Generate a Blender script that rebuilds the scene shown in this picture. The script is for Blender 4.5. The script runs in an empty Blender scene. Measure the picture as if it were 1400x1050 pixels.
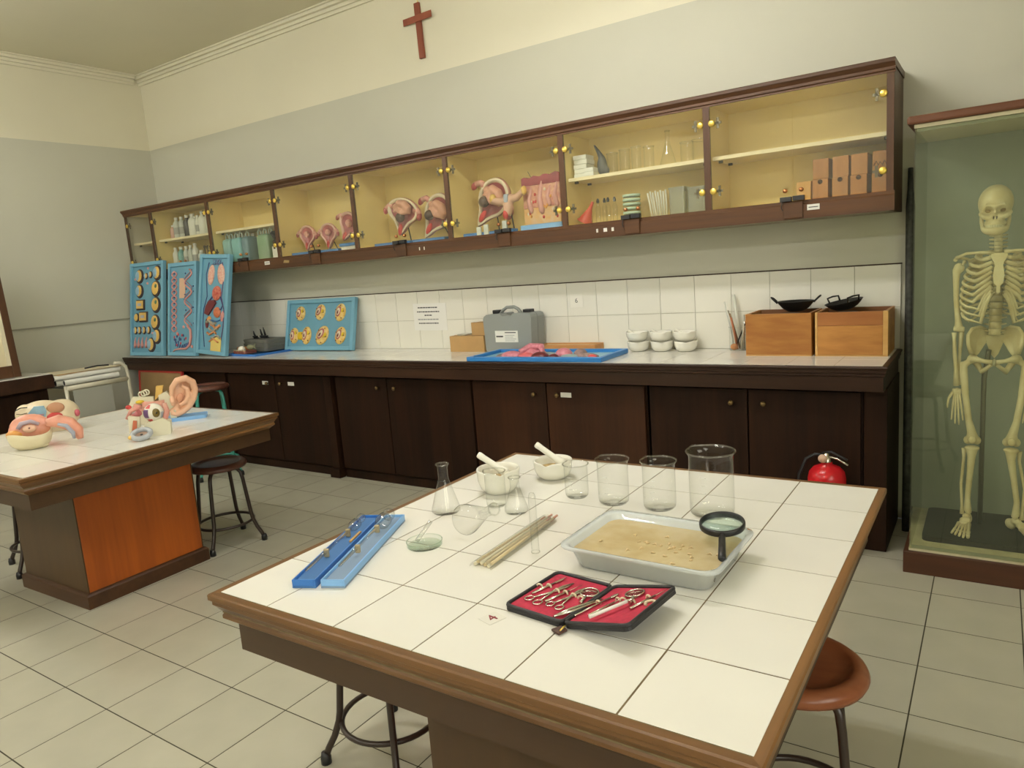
import bpy, bmesh, math, random
from mathutils import Vector, Matrix, Euler
random.seed(7)
R = math.radians
scene = bpy.context.scene
COL = scene.collection

# ------------------------------------------------------------------ camera
CAM = Vector((0.3952, -4.0540, 1.4398))
YAW, PITCH, ROLL = -0.5978, -0.1607, -0.0760
fwd = Vector((math.sin(YAW)*math.cos(PITCH), math.cos(YAW)*math.cos(PITCH), math.sin(PITCH)))
rgt = Vector((math.cos(YAW), -math.sin(YAW), 0))
upv = rgt.cross(fwd)
r2 = math.cos(ROLL)*rgt + math.sin(ROLL)*upv
u2 = -math.sin(ROLL)*rgt + math.cos(ROLL)*upv
cd = bpy.data.cameras.new('camera'); cam = bpy.data.objects.new('camera', cd); COL.objects.link(cam)
mw = Matrix((r2, u2, -fwd)).transposed().to_4x4(); mw.translation = CAM
cam.matrix_world = mw
cd.sensor_width = 36; cd.lens = 986.33/1400*36; cd.clip_start = 0.05
scene.camera = cam

# ------------------------------------------------------------------ world, exposure
w = bpy.data.worlds.new('world'); scene.world = w; w.use_nodes = True
w.node_tree.nodes['Background'].inputs[0].default_value = (0.75, 0.85, 1.0, 1)
w.node_tree.nodes['Background'].inputs[1].default_value = 0.4
vs = scene.view_settings
vs.view_transform = 'Standard'; vs.look = 'None'; vs.gamma = 1; vs.use_curve_mapping = False
vs.exposure = -0.15
scene.cycles.transparent_max_bounces = 24
scene.cycles.max_bounces = 8
LAMP_COL = (1.0, 0.985, 0.98)
LAMP_POWER = {'near': 45, 'left': 42, 'rear': 46}      # emission strength of the fluorescent diffusers; the left one is added fill
DAY_COL = (1.0, 0.97, 0.90)
DAY_POWER = 55
# daylight comes in through the two windows of the wall on the showcase side
for wy in (-5.9, -3.9):
    ld = bpy.data.lights.new('window_daylight', 'AREA'); ld.shape = 'RECTANGLE'; ld.size = 1.4; ld.size_y = 1.4
    ld.energy = DAY_POWER; ld.color = DAY_COL
    lo = bpy.data.objects.new('window_daylight', ld); COL.objects.link(lo)
    lo.location = (2.48, wy, 1.85); lo.rotation_euler = (R(90), 0, R(90))

# ------------------------------------------------------------------ materials
MATS = {}
def _nt(name):
    m = bpy.data.materials.new(name); m.use_nodes = True
    nt = m.node_tree; b = nt.nodes['Principled BSDF']
    return m, nt, b
def mat(name, col, rough=0.5, metal=0.0, var=0.0, vscale=8.0, col2=None, bump=0.0, bscale=60.0, spec=0.5, objvar=0.0, coat=0.0):
    """plain or mottled procedural material"""
    if name in MATS: return MATS[name]
    m, nt, b = _nt(name)
    b.inputs['Base Color'].default_value = (*col, 1); b.inputs['Roughness'].default_value = rough
    b.inputs['Metallic'].default_value = metal; b.inputs['Specular IOR Level'].default_value = spec
    b.inputs['Coat Weight'].default_value = coat
    N = nt.nodes.new; L = nt.links.new
    out = None
    tc = None
    if var > 0 or bump > 0:
        tc = N('ShaderNodeTexCoord')
    if var > 0:
        no = N('ShaderNodeTexNoise'); no.inputs['Scale'].default_value = vscale; no.inputs['Detail'].default_value = 5
        L(tc.outputs['Object'], no.inputs['Vector'])
        mx = N('ShaderNodeMix'); mx.data_type = 'RGBA'
        c2 = col2 if col2 else tuple(c*(1-var) for c in col)
        mx.inputs['A'].default_value = (*col, 1); mx.inputs['B'].default_value = (*c2, 1)
        rp = N('ShaderNodeMapRange'); rp.inputs['From Min'].default_value = 0.35; rp.inputs['From Max'].default_value = 0.65
        L(no.outputs['Fac'], rp.inputs['Value']); L(rp.outputs['Result'], mx.inputs['Factor'])
        out = mx.outputs['Result']
    if objvar > 0:
        oi = N('ShaderNodeObjectInfo'); hs = N('ShaderNodeHueSaturation')
        mr = N('ShaderNodeMapRange'); mr.inputs['To Min'].default_value = 1-objvar; mr.inputs['To Max'].default_value = 1+objvar
        L(oi.outputs['Random'], mr.inputs['Value']); L(mr.outputs['Result'], hs.inputs['Value'])
        if out: L(out, hs.inputs['Color'])
        else: hs.inputs['Color'].default_value = (*col, 1)
        out = hs.outputs['Color']
    if out: L(out, b.inputs['Base Color'])
    if bump > 0:
        n2 = N('ShaderNodeTexNoise'); n2.inputs['Scale'].default_value = bscale
        L(tc.outputs['Object'], n2.inputs['Vector'])
        bp = N('ShaderNodeBump'); bp.inputs['Strength'].default_value = bump; bp.inputs['Distance'].default_value = 0.004
        L(n2.outputs['Fac'], bp.inputs['Height']); L(bp.outputs['Normal'], b.inputs['Normal'])
    MATS[name] = m; return m
def wood(name, c1, c2, axis='z', scale=9.0, stretch=0.08, rough=0.4, bump=0.08, spec=0.4, objvar=0.06):
    """grain: noise stretched along one axis"""
    if name in MATS: return MATS[name]
    m, nt, b = _nt(name); N = nt.nodes.new; L = nt.links.new
    tc = N('ShaderNodeTexCoord'); mp = N('ShaderNodeMapping')
    sc = {'x': (stretch, 1, 1), 'y': (1, stretch, 1), 'z': (1, 1, stretch)}[axis]
    mp.inputs['Scale'].default_value = sc
    oi = N('ShaderNodeObjectInfo'); va = N('ShaderNodeVectorMath'); va.operation = 'ADD'
    vm = N('ShaderNodeVectorMath'); vm.operation = 'SCALE'; vm.inputs['Scale'].default_value = 1.0
    cx = N('ShaderNodeCombineXYZ')
    mm = N('ShaderNodeMath'); mm.operation = 'MULTIPLY'; mm.inputs[1].default_value = 7.0
    L(oi.outputs['Random'], mm.inputs[0]); L(mm.outputs[0], cx.inputs[0]); L(mm.outputs[0], cx.inputs[1]); L(mm.outputs[0], cx.inputs[2])
    L(tc.outputs['Object'], va.inputs[0]); L(cx.outputs[0], va.inputs[1]); L(va.outputs[0], mp.inputs['Vector'])
    n1 = N('ShaderNodeTexNoise'); n1.inputs['Scale'].default_value = scale; n1.inputs['Detail'].default_value = 6; n1.inputs['Distortion'].default_value = 0.6
    n2 = N('ShaderNodeTexNoise'); n2.inputs['Scale'].default_value = scale*7; n2.inputs['Detail'].default_value = 3
    L(mp.outputs[0], n1.inputs['Vector']); L(mp.outputs[0], n2.inputs['Vector'])
    ad = N('ShaderNodeMix'); ad.data_type = 'FLOAT'; ad.inputs['Factor'].default_value = 0.35
    L(n1.outputs['Fac'], ad.inputs['A']); L(n2.outputs['Fac'], ad.inputs['B'])
    mr = N('ShaderNodeMapRange'); mr.inputs['From Min'].default_value = 0.36; mr.inputs['From Max'].default_value = 0.64
    L(ad.outputs['Result'], mr.inputs['Value'])
    mx = N('ShaderNodeMix'); mx.data_type = 'RGBA'; mx.inputs['A'].default_value = (*c1, 1); mx.inputs['B'].default_value = (*c2, 1)
    L(mr.outputs['Result'], mx.inputs['Factor'])
    hs = N('ShaderNodeHueSaturation'); m3 = N('ShaderNodeMapRange'); m3.inputs['To Min'].default_value = 1-objvar; m3.inputs['To Max'].default_value = 1+objvar
    L(oi.outputs['Random'], m3.inputs['Value']); L(m3.outputs['Result'], hs.inputs['Value']); L(mx.outputs['Result'], hs.inputs['Color'])
    L(hs.outputs['Color'], b.inputs['Base Color'])
    b.inputs['Roughness'].default_value = rough; b.inputs['Specular IOR Level'].default_value = spec
    bp = N('ShaderNodeBump'); bp.inputs['Strength'].default_value = bump; bp.inputs['Distance'].default_value = 0.002
    L(n2.outputs['Fac'], bp.inputs['Height']); L(bp.outputs['Normal'], b.inputs['Normal'])
    MATS[name] = m; return m
def glass(name, tint=(0.97, 0.99, 0.97), ior=1.5, edge=0.0, edgecol=(0.5, 0.55, 0.5), rough=0.0, haze=0.0, hazecol=(0.8, 0.8, 0.7)):
    """thin sheet glass: clear pane + fresnel reflection; edge = darker/greener towards grazing, haze = dusty film"""
    if name in MATS: return MATS[name]
    m = bpy.data.materials.new(name); m.use_nodes = True; nt = m.node_tree
    N = nt.nodes.new; L = nt.links.new
    for n in list(nt.nodes):
        if n.type == 'BSDF_PRINCIPLED': nt.nodes.remove(n)
    out = [n for n in nt.nodes if n.type == 'OUTPUT_MATERIAL'][0]
    tr = N('ShaderNodeBsdfTransparent'); tr.inputs[0].default_value = (*tint, 1)
    gl = N('ShaderNodeBsdfGlossy'); gl.inputs['Roughness'].default_value = rough
    lf = N('ShaderNodeLayerWeight'); lf.inputs['Blend'].default_value = 0.5
    pw = N('ShaderNodeMath'); pw.operation = 'POWER'; pw.inputs[1].default_value = 5.0; L(lf.outputs['Facing'], pw.inputs[0])
    f0 = ((ior-1)/(ior+1))**2
    fr = N('ShaderNodeMath'); fr.operation = 'MULTIPLY_ADD'; fr.inputs[1].default_value = 1-f0; fr.inputs[2].default_value = f0; L(pw.outputs[0], fr.inputs[0])
    ms = N('ShaderNodeMixShader')
    L(fr.outputs[0], ms.inputs[0]); L(gl.outputs[0], ms.inputs[2])
    src = tr.outputs[0]
    if edge > 0:
        lw = N('ShaderNodeLayerWeight'); lw.inputs['Blend'].default_value = 0.35
        mt = N('ShaderNodeMath'); mt.operation = 'MULTIPLY'; mt.inputs[1].default_value = edge
        L(lw.outputs['Facing'], mt.inputs[0])
        mc = N('ShaderNodeMix'); mc.data_type = 'RGBA'; mc.inputs['A'].default_value = (*tint, 1); mc.inputs['B'].default_value = (*edgecol, 1)
        L(mt.outputs[0], mc.inputs['Factor']); L(mc.outputs['Result'], tr.inputs[0])
    if haze > 0:
        df = N('ShaderNodeBsdfDiffuse'); df.inputs[0].default_value = (*hazecol, 1)
        m2 = N('ShaderNodeMixShader'); m2.inputs[0].default_value = haze
        L(tr.outputs[0], m2.inputs[1]); L(df.outputs[0], m2.inputs[2]); src = m2.outputs[0]
    L(src, ms.inputs[1]); L(ms.outputs[0], out.inputs[0])
    MATS[name] = m; return m
def emit(name, col, strength):
    if name in MATS: return MATS[name]
    m, nt, b = _nt(name)
    b.inputs['Base Color'].default_value = (0.9, 0.9, 0.9, 1)
    b.inputs['Emission Color'].default_value = (*col, 1); b.inputs['Emission Strength'].default_value = strength
    MATS[name] = m; return m
def wallmat(name, upper, lower, zsplit):
    """two coats of paint, cream above a straight line and grey-green below"""
    m, nt, b = _nt(name); N = nt.nodes.new; L = nt.links.new
    ge = N('ShaderNodeNewGeometry'); sx = N('ShaderNodeSeparateXYZ'); L(ge.outputs['Position'], sx.inputs[0])
    no = N('ShaderNodeTexNoise'); no.inputs['Scale'].default_value = 1.3; no.inputs['Detail'].default_value = 6
    L(ge.outputs['Position'], no.inputs['Vector'])
    gt = N('ShaderNodeMath'); gt.operation = 'GREATER_THAN'; gt.inputs[1].default_value = zsplit; L(sx.outputs['Z'], gt.inputs[0])
    mx = N('ShaderNodeMix'); mx.data_type = 'RGBA'; mx.inputs['A'].default_value = (*lower, 1); mx.inputs['B'].default_value = (*upper, 1)
    L(gt.outputs[0], mx.inputs['Factor'])
    hs = N('ShaderNodeHueSaturation'); mr = N('ShaderNodeMapRange'); mr.inputs['To Min'].default_value = 0.94; mr.inputs['To Max'].default_value = 1.06
    L(no.outputs['Fac'], mr.inputs['Value']); L(mr.outputs['Result'], hs.inputs['Value']); L(mx.outputs['Result'], hs.inputs['Color'])
    L(hs.outputs['Color'], b.inputs['Base Color']); b.inputs['Roughness'].default_value = 0.6
    n2 = N('ShaderNodeTexNoise'); n2.inputs['Scale'].default_value = 90; L(ge.outputs['Position'], n2.inputs['Vector'])
    bp = N('ShaderNodeBump'); bp.inputs['Strength'].default_value = 0.05; bp.inputs['Distance'].default_value = 0.003
    L(n2.outputs['Fac'], bp.inputs['Height']); L(bp.outputs['Normal'], b.inputs['Normal'])
    MATS[name] = m; return m

M_CREAM = mat('cabinet_cream_paint', (0.84, 0.66, 0.25), 0.45, var=0.06, vscale=3)
M_DARK = wood('dark_stained_wood', (0.014, 0.0060, 0.0030), (0.027, 0.0105, 0.0045), 'z', 7, 0.06, rough=0.5, spec=0.15)
M_DARKX = wood('dark_stained_wood_long', (0.022, 0.0095, 0.0045), (0.045, 0.018, 0.008), 'x', 7, 0.04, rough=0.42, spec=0.3)
M_RAIL = wood('brown_cabinet_wood', (0.062, 0.026, 0.0088), (0.115, 0.045, 0.0138), 'x', 8, 0.04, rough=0.42)
M_RAILZ = wood('brown_cabinet_wood_upright', (0.062, 0.027, 0.0100), (0.105, 0.043, 0.0150), 'z', 8, 0.04, rough=0.42)
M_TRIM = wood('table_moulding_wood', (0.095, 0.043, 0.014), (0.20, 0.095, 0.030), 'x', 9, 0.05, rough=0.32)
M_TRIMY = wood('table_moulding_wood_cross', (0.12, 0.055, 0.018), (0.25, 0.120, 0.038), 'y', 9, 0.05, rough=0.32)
M_PED = wood('table_veneer', (0.30, 0.066, 0.008), (0.46, 0.108, 0.012), 'z', 6, 0.06, rough=0.35)
M_PLINTH = wood('table_plinth_wood', (0.050, 0.021, 0.009), (0.080, 0.033, 0.013), 'x', 6, 0.06, rough=0.4)
M_APRON = wood('table_apron_wood', (0.048, 0.024, 0.010), (0.066, 0.033, 0.013), 'x', 6, 0.06, rough=0.4)
M_TILE = mat('white_glazed_tile', (0.82, 0.80, 0.725), 0.13, spec=0.38, objvar=0.015, var=0.03, vscale=4)
M_WTILE = mat('wall_glazed_tile', (0.80, 0.78, 0.68), 0.10, objvar=0.02)
M_GROUT = mat('brown_grout', (0.20, 0.145, 0.07), 0.9, var=0.4, vscale=30)
M_GROUTF = mat('floor_grout', (0.055, 0.048, 0.022), 0.9, var=0.4, vscale=20)
M_GROUTW = mat('wall_grout', (0.55, 0.52, 0.40), 0.9)
M_FTILE = mat('floor_ceramic_tile', (0.50, 0.48, 0.375), 0.22, objvar=0.03, var=0.06, vscale=5)
M_PANE = glass('cabinet_pane', (0.985, 0.99, 0.965), 1.5, haze=0.018, hazecol=(0.7, 0.7, 0.6))
M_CASEGL = glass('showcase_pane', (0.93, 0.95, 0.87), 1.5, haze=0.02, hazecol=(0.6, 0.65, 0.5))
M_LAB = glass('labware_glass', (0.992, 0.995, 0.99), 1.5, edge=0.5, edgecol=(0.78, 0.80, 0.74))
M_LABRIM = glass('labware_rim_glass', (0.95, 0.955, 0.94), 1.9, edge=0.6, edgecol=(0.70, 0.71, 0.66))
M_GREENGL = glass('green_tint_glass', (0.95, 0.98, 0.955), 1.6, edge=0.6, edgecol=(0.66, 0.80, 0.70))
M_BRASS = mat('yellow_brass', (0.85, 0.62, 0.13), 0.3, metal=0.75)
M_COPPER = mat('copper_knob', (0.55, 0.24, 0.10), 0.3, metal=0.9)
M_STEEL = mat('bright_steel', (0.62, 0.58, 0.50), 0.25, metal=1.0)
M_BLACK = mat('black_plastic', (0.012, 0.012, 0.013), 0.4)
M_IRON = mat('dark_iron', (0.018, 0.016, 0.014), 0.5, metal=0.3, bump=0.15)
M_TUBE = mat('brown_black_tube_paint', (0.035, 0.022, 0.016), 0.3)
M_SEAT = wood('stool_seat_wood', (0.20, 0.060, 0.024), (0.30, 0.10, 0.040), 'x', 6, 0.1, rough=0.28)
M_SEATD = wood('stool_seat_dark', (0.075, 0.028, 0.018), (0.13, 0.045, 0.026), 'x', 6, 0.1, rough=0.32)
M_BONE = mat('bone_plastic', (0.78, 0.69, 0.46), 0.36, var=0.12, vscale=14, col2=(0.68, 0.56, 0.33))
M_PORC = mat('white_porcelain', (0.82, 0.80, 0.70), 0.22)
M_PAPER = mat('white_paper', (0.80, 0.79, 0.72), 0.8)
M_INK = mat('dark_print_ink', (0.06, 0.06, 0.06), 0.8)
M_CARD = mat('cardboard', (0.46, 0.28, 0.11), 0.85, var=0.1, vscale=10)
M_BLUEB = mat('blue_relief_board', (0.135, 0.33, 0.44), 0.5, var=0.12, vscale=5)
M_BLUEF = mat('blue_board_frame', (0.16, 0.37, 0.49), 0.45)
M_BLUE = mat('royal_blue_plastic', (0.035, 0.17, 0.52), 0.35)
M_LBLUE = mat('light_blue_plastic', (0.22, 0.45, 0.78), 0.35)
M_PINK = mat('model_pink', (0.62, 0.25, 0.20), 0.35, var=0.3, vscale=18, col2=(0.68, 0.36, 0.27))
M_ROSE = mat('model_rose', (0.48, 0.13, 0.13), 0.35, var=0.3, vscale=22)
M_RED = mat('model_red', (0.55, 0.05, 0.045), 0.35)
M_DKRED = mat('model_dark_red', (0.13, 0.022, 0.026), 0.35)
M_CREAMM = mat('model_cream', (0.74, 0.62, 0.42), 0.35, var=0.1, vscale=16)
M_SKIN = mat('model_skin', (0.80, 0.47, 0.30), 0.3, var=0.08, vscale=12)
M_BRAIN = mat('model_brain', (0.80, 0.36, 0.25), 0.35, var=0.12, vscale=18)
M_YEL = mat('model_yellow', (0.75, 0.48, 0.12), 0.4, var=0.15, vscale=20)
M_ORNG = mat('model_orange', (0.66, 0.30, 0.06), 0.4)
M_HEADB = mat('model_baby_head', (0.10, 0.060, 0.045), 0.25)
M_MBLUE = mat('model_sky_blue', (0.28, 0.46, 0.58), 0.35, var=0.15, vscale=30)
M_GREYBL = mat('model_grey_blue', (0.38, 0.42, 0.48), 0.35)
M_PURP = mat('model_purple', (0.12, 0.055, 0.16), 0.35)

# ------------------------------------------------------------------ mesh builder
class MB:
    def __init__(s): s.v = []; s.f = []; s.sm = []; s.mi = []; s.m = 0
    def add(s, verts, faces, smooth=False, X=None):
        o = len(s.v)
        s.v += [tuple(X @ Vector(q)) for q in verts] if X is not None else [tuple(q) for q in verts]
        for f in faces: s.f.append(tuple(i+o for i in f)); s.sm.append(smooth); s.mi.append(s.m)
        return s
    def use(s, i): s.m = i; return s
    def box(s, x0, x1, y0, y1, z0, z1, X=None):
        v = [(x0,y0,z0),(x1,y0,z0),(x1,y1,z0),(x0,y1,z0),(x0,y0,z1),(x1,y0,z1),(x1,y1,z1),(x0,y1,z1)]
        f = [(0,3,2,1),(4,5,6,7),(0,1,5,4),(1,2,6,5),(2,3,7,6),(3,0,4,7)]
        return s.add(v, f, False, X)
    def tube(s, pts, rad, n=10, caps=True, closed=False, X=None, smooth=True, flat=1.0):
        pts = [Vector(q) for q in pts]; k = len(pts)
        rs = rad if isinstance(rad, (list, tuple)) else [rad]*k
        tang = []
        for i in range(k):
            a = pts[(i-1) % k] if (closed or i > 0) else pts[i]
            b = pts[(i+1) % k] if (closed or i < k-1) else pts[i]
            t = (b-a); tang.append(t.normalized() if t.length > 1e-9 else Vector((0,0,1)))
        ref = Vector((0,0,1)) if abs(tang[0].z) < 0.9 else Vector((1,0,0))
        nrm = (ref - tang[0]*ref.dot(tang[0])).normalized()
        vs_ = []
        for i in range(k):
            nrm = nrm - tang[i]*nrm.dot(tang[i])
            if nrm.length < 1e-6: nrm = tang[i].orthogonal()
            nrm.normalize(); bi = tang[i].cross(nrm)
            for j in range(n):
                a = 2*math.pi*j/n
                vs_.append(pts[i] + rs[i]*(math.cos(a)*nrm*flat + math.sin(a)*bi))
        fs = []
        for i in range(k if closed else k-1):
            for j in range(n):
                a, b = i*n+j, i*n+(j+1) % n; c, d = ((i+1) % k)*n+(j+1) % n, ((i+1) % k)*n+j
                fs.append((a, b, c, d))
        s.add(vs_, fs, smooth, X)
        if caps and not closed:
            o = len(s.v)-len(vs_)
            s.f.append(tuple(o+j for j in reversed(range(n)))); s.sm.append(False); s.mi.append(s.m)
            s.f.append(tuple(o+(k-1)*n+j for j in range(n))); s.sm.append(False); s.mi.append(s.m)
        return s
    def cyl(s, p0, p1, r0, r1=None, n=16, caps=True, X=None):
        return s.tube([p0, p1], [r0, r0 if r1 is None else r1], n, caps, X=X)
    def lathe(s, prof, n=24, c=(0,0,0), X=None, smooth=True, closed=False):
        vs_ = []; k = len(prof)
        for (r, z) in prof:
            for j in range(n):
                a = 2*math.pi*j/n; vs_.append((c[0]+r*math.cos(a), c[1]+r*math.sin(a), c[2]+z))
        fs = []
        for i in range(k if closed else k-1):
            for j in range(n):
                i2 = (i+1) % k
                fs.append((i*n+j, i*n+(j+1) % n, i2*n+(j+1) % n, i2*n+j))
        return s.add(vs_, fs, smooth, X)
    def ell(s, c, r, nu=16, nv=10, X=None, fn=None):
        vs_ = []; fs = []
        for i in range(nv+1):
            th = math.pi*i/nv
            for j in range(nu):
                ph = 2*math.pi*j/nu
                d = Vector((math.sin(th)*math.cos(ph), math.sin(th)*math.sin(ph), math.cos(th)))
                q = Vector((d.x*r[0], d.y*r[1], d.z*r[2]))
                if fn: q = fn(d, q)
                vs_.append(q + Vector(c))
        for i in range(nv):
            for j in range(nu):
                fs.append((i*nu+j, (i+1)*nu+j, (i+1)*nu+(j+1) % nu, i*nu+(j+1) % nu))
        return s.add(vs_, fs, True, X)
    def prism(s, poly, z0, z1, X=None, smooth=False):
        k = len(poly)
        v = [(x, y, z0) for x, y in poly] + [(x, y, z1) for x, y in poly]
        f = [tuple(reversed(range(k))), tuple(range(k, 2*k))]
        s.add(v, f, False, X)
        return s.add(v, [(i, (i+1) % k, k+(i+1) % k, k+i) for i in range(k)], smooth, X)
    def sweep_rect(s, prof, x0, x1, y0, y1):
        """mitred moulding round a rectangle; prof = (offset outwards, z)"""
        v = []
        for o, z in prof: v += [(x0-o, y0-o, z), (x1+o, y0-o, z), (x1+o, y1+o, z), (x0-o, y1+o, z)]
        f = []
        for i in range(len(prof)-1):
            for j in range(4): f.append((i*4+j, i*4+(j+1) % 4, (i+1)*4+(j+1) % 4, (i+1)*4+j))
        return s.add(v, f, False)
    def mesh(s, name):
        me = bpy.data.meshes.new(name); me.from_pydata(s.v, [], s.f); me.update()
        me.polygons.foreach_set('use_smooth', s.sm); me.polygons.foreach_set('material_index', s.mi)
        bm = bmesh.new(); bm.from_mesh(me); bmesh.ops.recalc_face_normals(bm, faces=bm.faces); bm.to_mesh(me); bm.free()
        return me
    def obj(s, name, mats, parent=None, loc=None, rot=None, bevel=0.0, segs=2):
        me = s.mesh(name)
        for m in (mats if isinstance(mats, (list, tuple)) else [mats]): me.materials.append(m)
        o = bpy.data.objects.new(name, me); COL.objects.link(o)
        if parent: o.parent = parent
        if loc: o.location = loc
        if rot: o.rotation_euler = rot
        if bevel > 0:
            b = o.modifiers.new('bevel', 'BEVEL'); b.width = bevel; b.segments = segs; b.limit_method = 'ANGLE'; b.angle_limit = R(40)
        return o
def T(x=0, y=0, z=0): return Matrix.Translation((x, y, z))
def RX(a): return Matrix.Rotation(R(a), 4, 'X')
def RY(a): return Matrix.Rotation(R(a), 4, 'Y')
def RZ(a): return Matrix.Rotation(R(a), 4, 'Z')
def thing(name, label, cat, loc=(0,0,0), rot=None, group=None):
    o = bpy.data.objects.new(name, None); o.empty_display_size = 0.05; COL.objects.link(o)
    o.location = loc
    if rot is not None: o.rotation_euler = rot if isinstance(rot, (tuple, list)) else (0, 0, rot)
    return tag(o, label, cat, group)
def tag(o, label, cat, group=None):
    o['label'] = label; o['category'] = cat
    if group: o['group'] = group
    return o
def struct(o):
    o['kind'] = 'structure'; return o
def copy_tree(o, parent=None):
    c = o.copy(); COL.objects.link(c)
    if parent: c.parent = parent
    for ch in list(o.children): copy_tree(ch, c)
    return c
def copies(root, spots):
    """spots: (loc, rotz or euler, label); the first reuses root"""
    for i, (loc, rz, label) in enumerate(spots):
        o = root if i == 0 else copy_tree(root)
        o.location = loc
        o.rotation_euler = rz if isinstance(rz, (tuple, list)) else (0, 0, rz)
        o['label'] = label
def fuse(mb, name, mats, parent=None, voxel=0.004, smooth=6, loc=None, rot=None):
    """joins overlapping solids into one continuous skin"""
    me = mb.mesh('tmp'); t = bpy.data.objects.new('tmp', me); COL.objects.link(t)
    rm = t.modifiers.new('r', 'REMESH'); rm.mode = 'VOXEL'; rm.voxel_size = voxel; rm.use_smooth_shade = True
    if smooth:
        sm = t.modifiers.new('s', 'SMOOTH'); sm.iterations = smooth; sm.factor = 0.5
    dg = bpy.context.evaluated_depsgraph_get(); dg.update()
    m2 = bpy.data.meshes.new_from_object(t.evaluated_get(dg)); m2.name = name
    bpy.data.objects.remove(t); bpy.data.meshes.remove(me)
    m2.materials.clear()
    for m in (mats if isinstance(mats, (list, tuple)) else [mats]): m2.materials.append(m)
    m2.polygons.foreach_set('use_smooth', [True]*len(m2.polygons))
    o = bpy.data.objects.new(name, m2); COL.objects.link(o)
    if parent: o.parent = parent
    if loc: o.location = loc
    if rot: o.rotation_euler = rot
    return o
def text(name, body, size, material, parent, X, ext=0.0004):
    cu = bpy.data.curves.new(name, 'FONT'); cu.body = body; cu.size = size; cu.extrude = ext; cu.align_x = 'CENTER'; cu.align_y = 'CENTER'
    t = bpy.data.objects.new('tmp', cu); COL.objects.link(t)
    dg = bpy.context.evaluated_depsgraph_get(); dg.update()
    me = bpy.data.meshes.new_from_object(t.evaluated_get(dg)); me.name = name
    bpy.data.objects.remove(t); bpy.data.curves.remove(cu)
    me.transform(X); me.materials.clear(); me.materials.append(material)
    o = bpy.data.objects.new(name, me); COL.objects.link(o); o.parent = parent
    return o
def arc(c, r, a0, a1, n, plane='xy'):
    out = []
    for i in range(n+1):
        a = R(a0+(a1-a0)*i/n); u, v_ = r*math.cos(a), r*math.sin(a)
        out.append({'xy': (c[0]+u, c[1]+v_, c[2]), 'xz': (c[0]+u, c[1], c[2]+v_), 'yz': (c[0], c[1]+u, c[2]+v_)}[plane])
    return out
def rrect(w_, h_, r, n=4):
    """rounded rectangle centred on the origin"""
    p = []
    for cx_, cy_, a0 in ((w_/2-r, h_/2-r, 0), (-w_/2+r, h_/2-r, 90), (-w_/2+r, -h_/2+r, 180), (w_/2-r, -h_/2+r, 270)):
        for i in range(n+1):
            a = R(a0+90*i/n); p.append((cx_+r*math.cos(a), cy_+r*math.sin(a)))
    return p
# ------------------------------------------------------------------ room shell
XL, XR, YB, YF, ZC = -6.285, 2.4, 0.0, -7.0, 3.43
WM = wallmat('two_tone_wall_paint', (0.74, 0.70, 0.53), (0.55, 0.54, 0.43), 2.77)
struct(MB().box(XL-.15, XR+.15, YB, YB+.15, 0, ZC+.1).obj('wall_back', WM))
struct(MB().box(XL-.15, XL, YF, YB, 0, ZC+.1).obj('wall_left', WM))
struct(MB().box(XL-.15, XR+.15, YF-.15, YF, 0, ZC+.1).obj('wall_front', WM))
rw = MB(); ops = [(-6.65, -5.15), (-4.65, -3.15)]
rw.box(XR, XR+.15, YF, YB, 0, 1.1); rw.box(XR, XR+.15, YF, YB, 2.6, ZC+.1)
for a, b in ((YF, -6.65), (-5.15, -4.65), (-3.15, YB)): rw.box(XR, XR+.15, a, b, 1.1, 2.6)
struct(rw.obj('wall_right', WM))
M_WFRAME = mat('window_frame_paint', (0.55, 0.5, 0.36), 0.4)
for n, (a, b) in enumerate(ops):
    wb = MB(); wb.box(XR+.02, XR+.07, a, b, 1.1, 1.15); wb.box(XR+.02, XR+.07, a, b, 2.55, 2.6)
    for q in (a, (a+b)/2-.025, b-.05): wb.box(XR+.02, XR+.07, q, q+.05, 1.15, 2.55)
    wo = struct(wb.obj('window_%d' % (n+1), M_WFRAME))
    for q in (a+.05, (a+b)/2+.025):
        MB().box(XR+.04, XR+.044, q, q+(b-a)/2-.075, 1.15, 2.55).obj('pane', M_PANE, wo)
struct(MB().box(XL-.15, XR+.15, YF-.15, YB+.15, ZC, ZC+.1).obj('ceiling', mat('ceiling_paint', (0.74, 0.70, 0.53), 0.8, var=0.04, vscale=1.5)))
M_CROWN = mat('crown_paint', (0.76, 0.72, 0.55), 0.5)
def crown(x0, x1, y0, y1, n):
    b = MB()
    for d, z0, z1 in ((.018, ZC-.085, ZC-.06), (.032, ZC-.06, ZC-.035), (.055, ZC-.035, ZC-.012), (.07, ZC-.012, ZC)):
        if x1-x0 > 1 and y1 == y0: b.box(x0, x1, y0-d, y0, z0, z1)
        else: b.box(x0, x0+d, y0, y1, z0, z1)
    return struct(b.obj('trim_%d' % n, M_CROWN, bevel=.004))
crown(XL, XR, 0, 0, 1)
crown(XL, XL, YF, -.07, 2)
struct(MB().box(XL, XL+.008, -2.6, -.004, 1.228, 1.240).obj('trim_3', mat('grey_ledge', (0.30, 0.29, 0.22), 0.6)))

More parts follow.
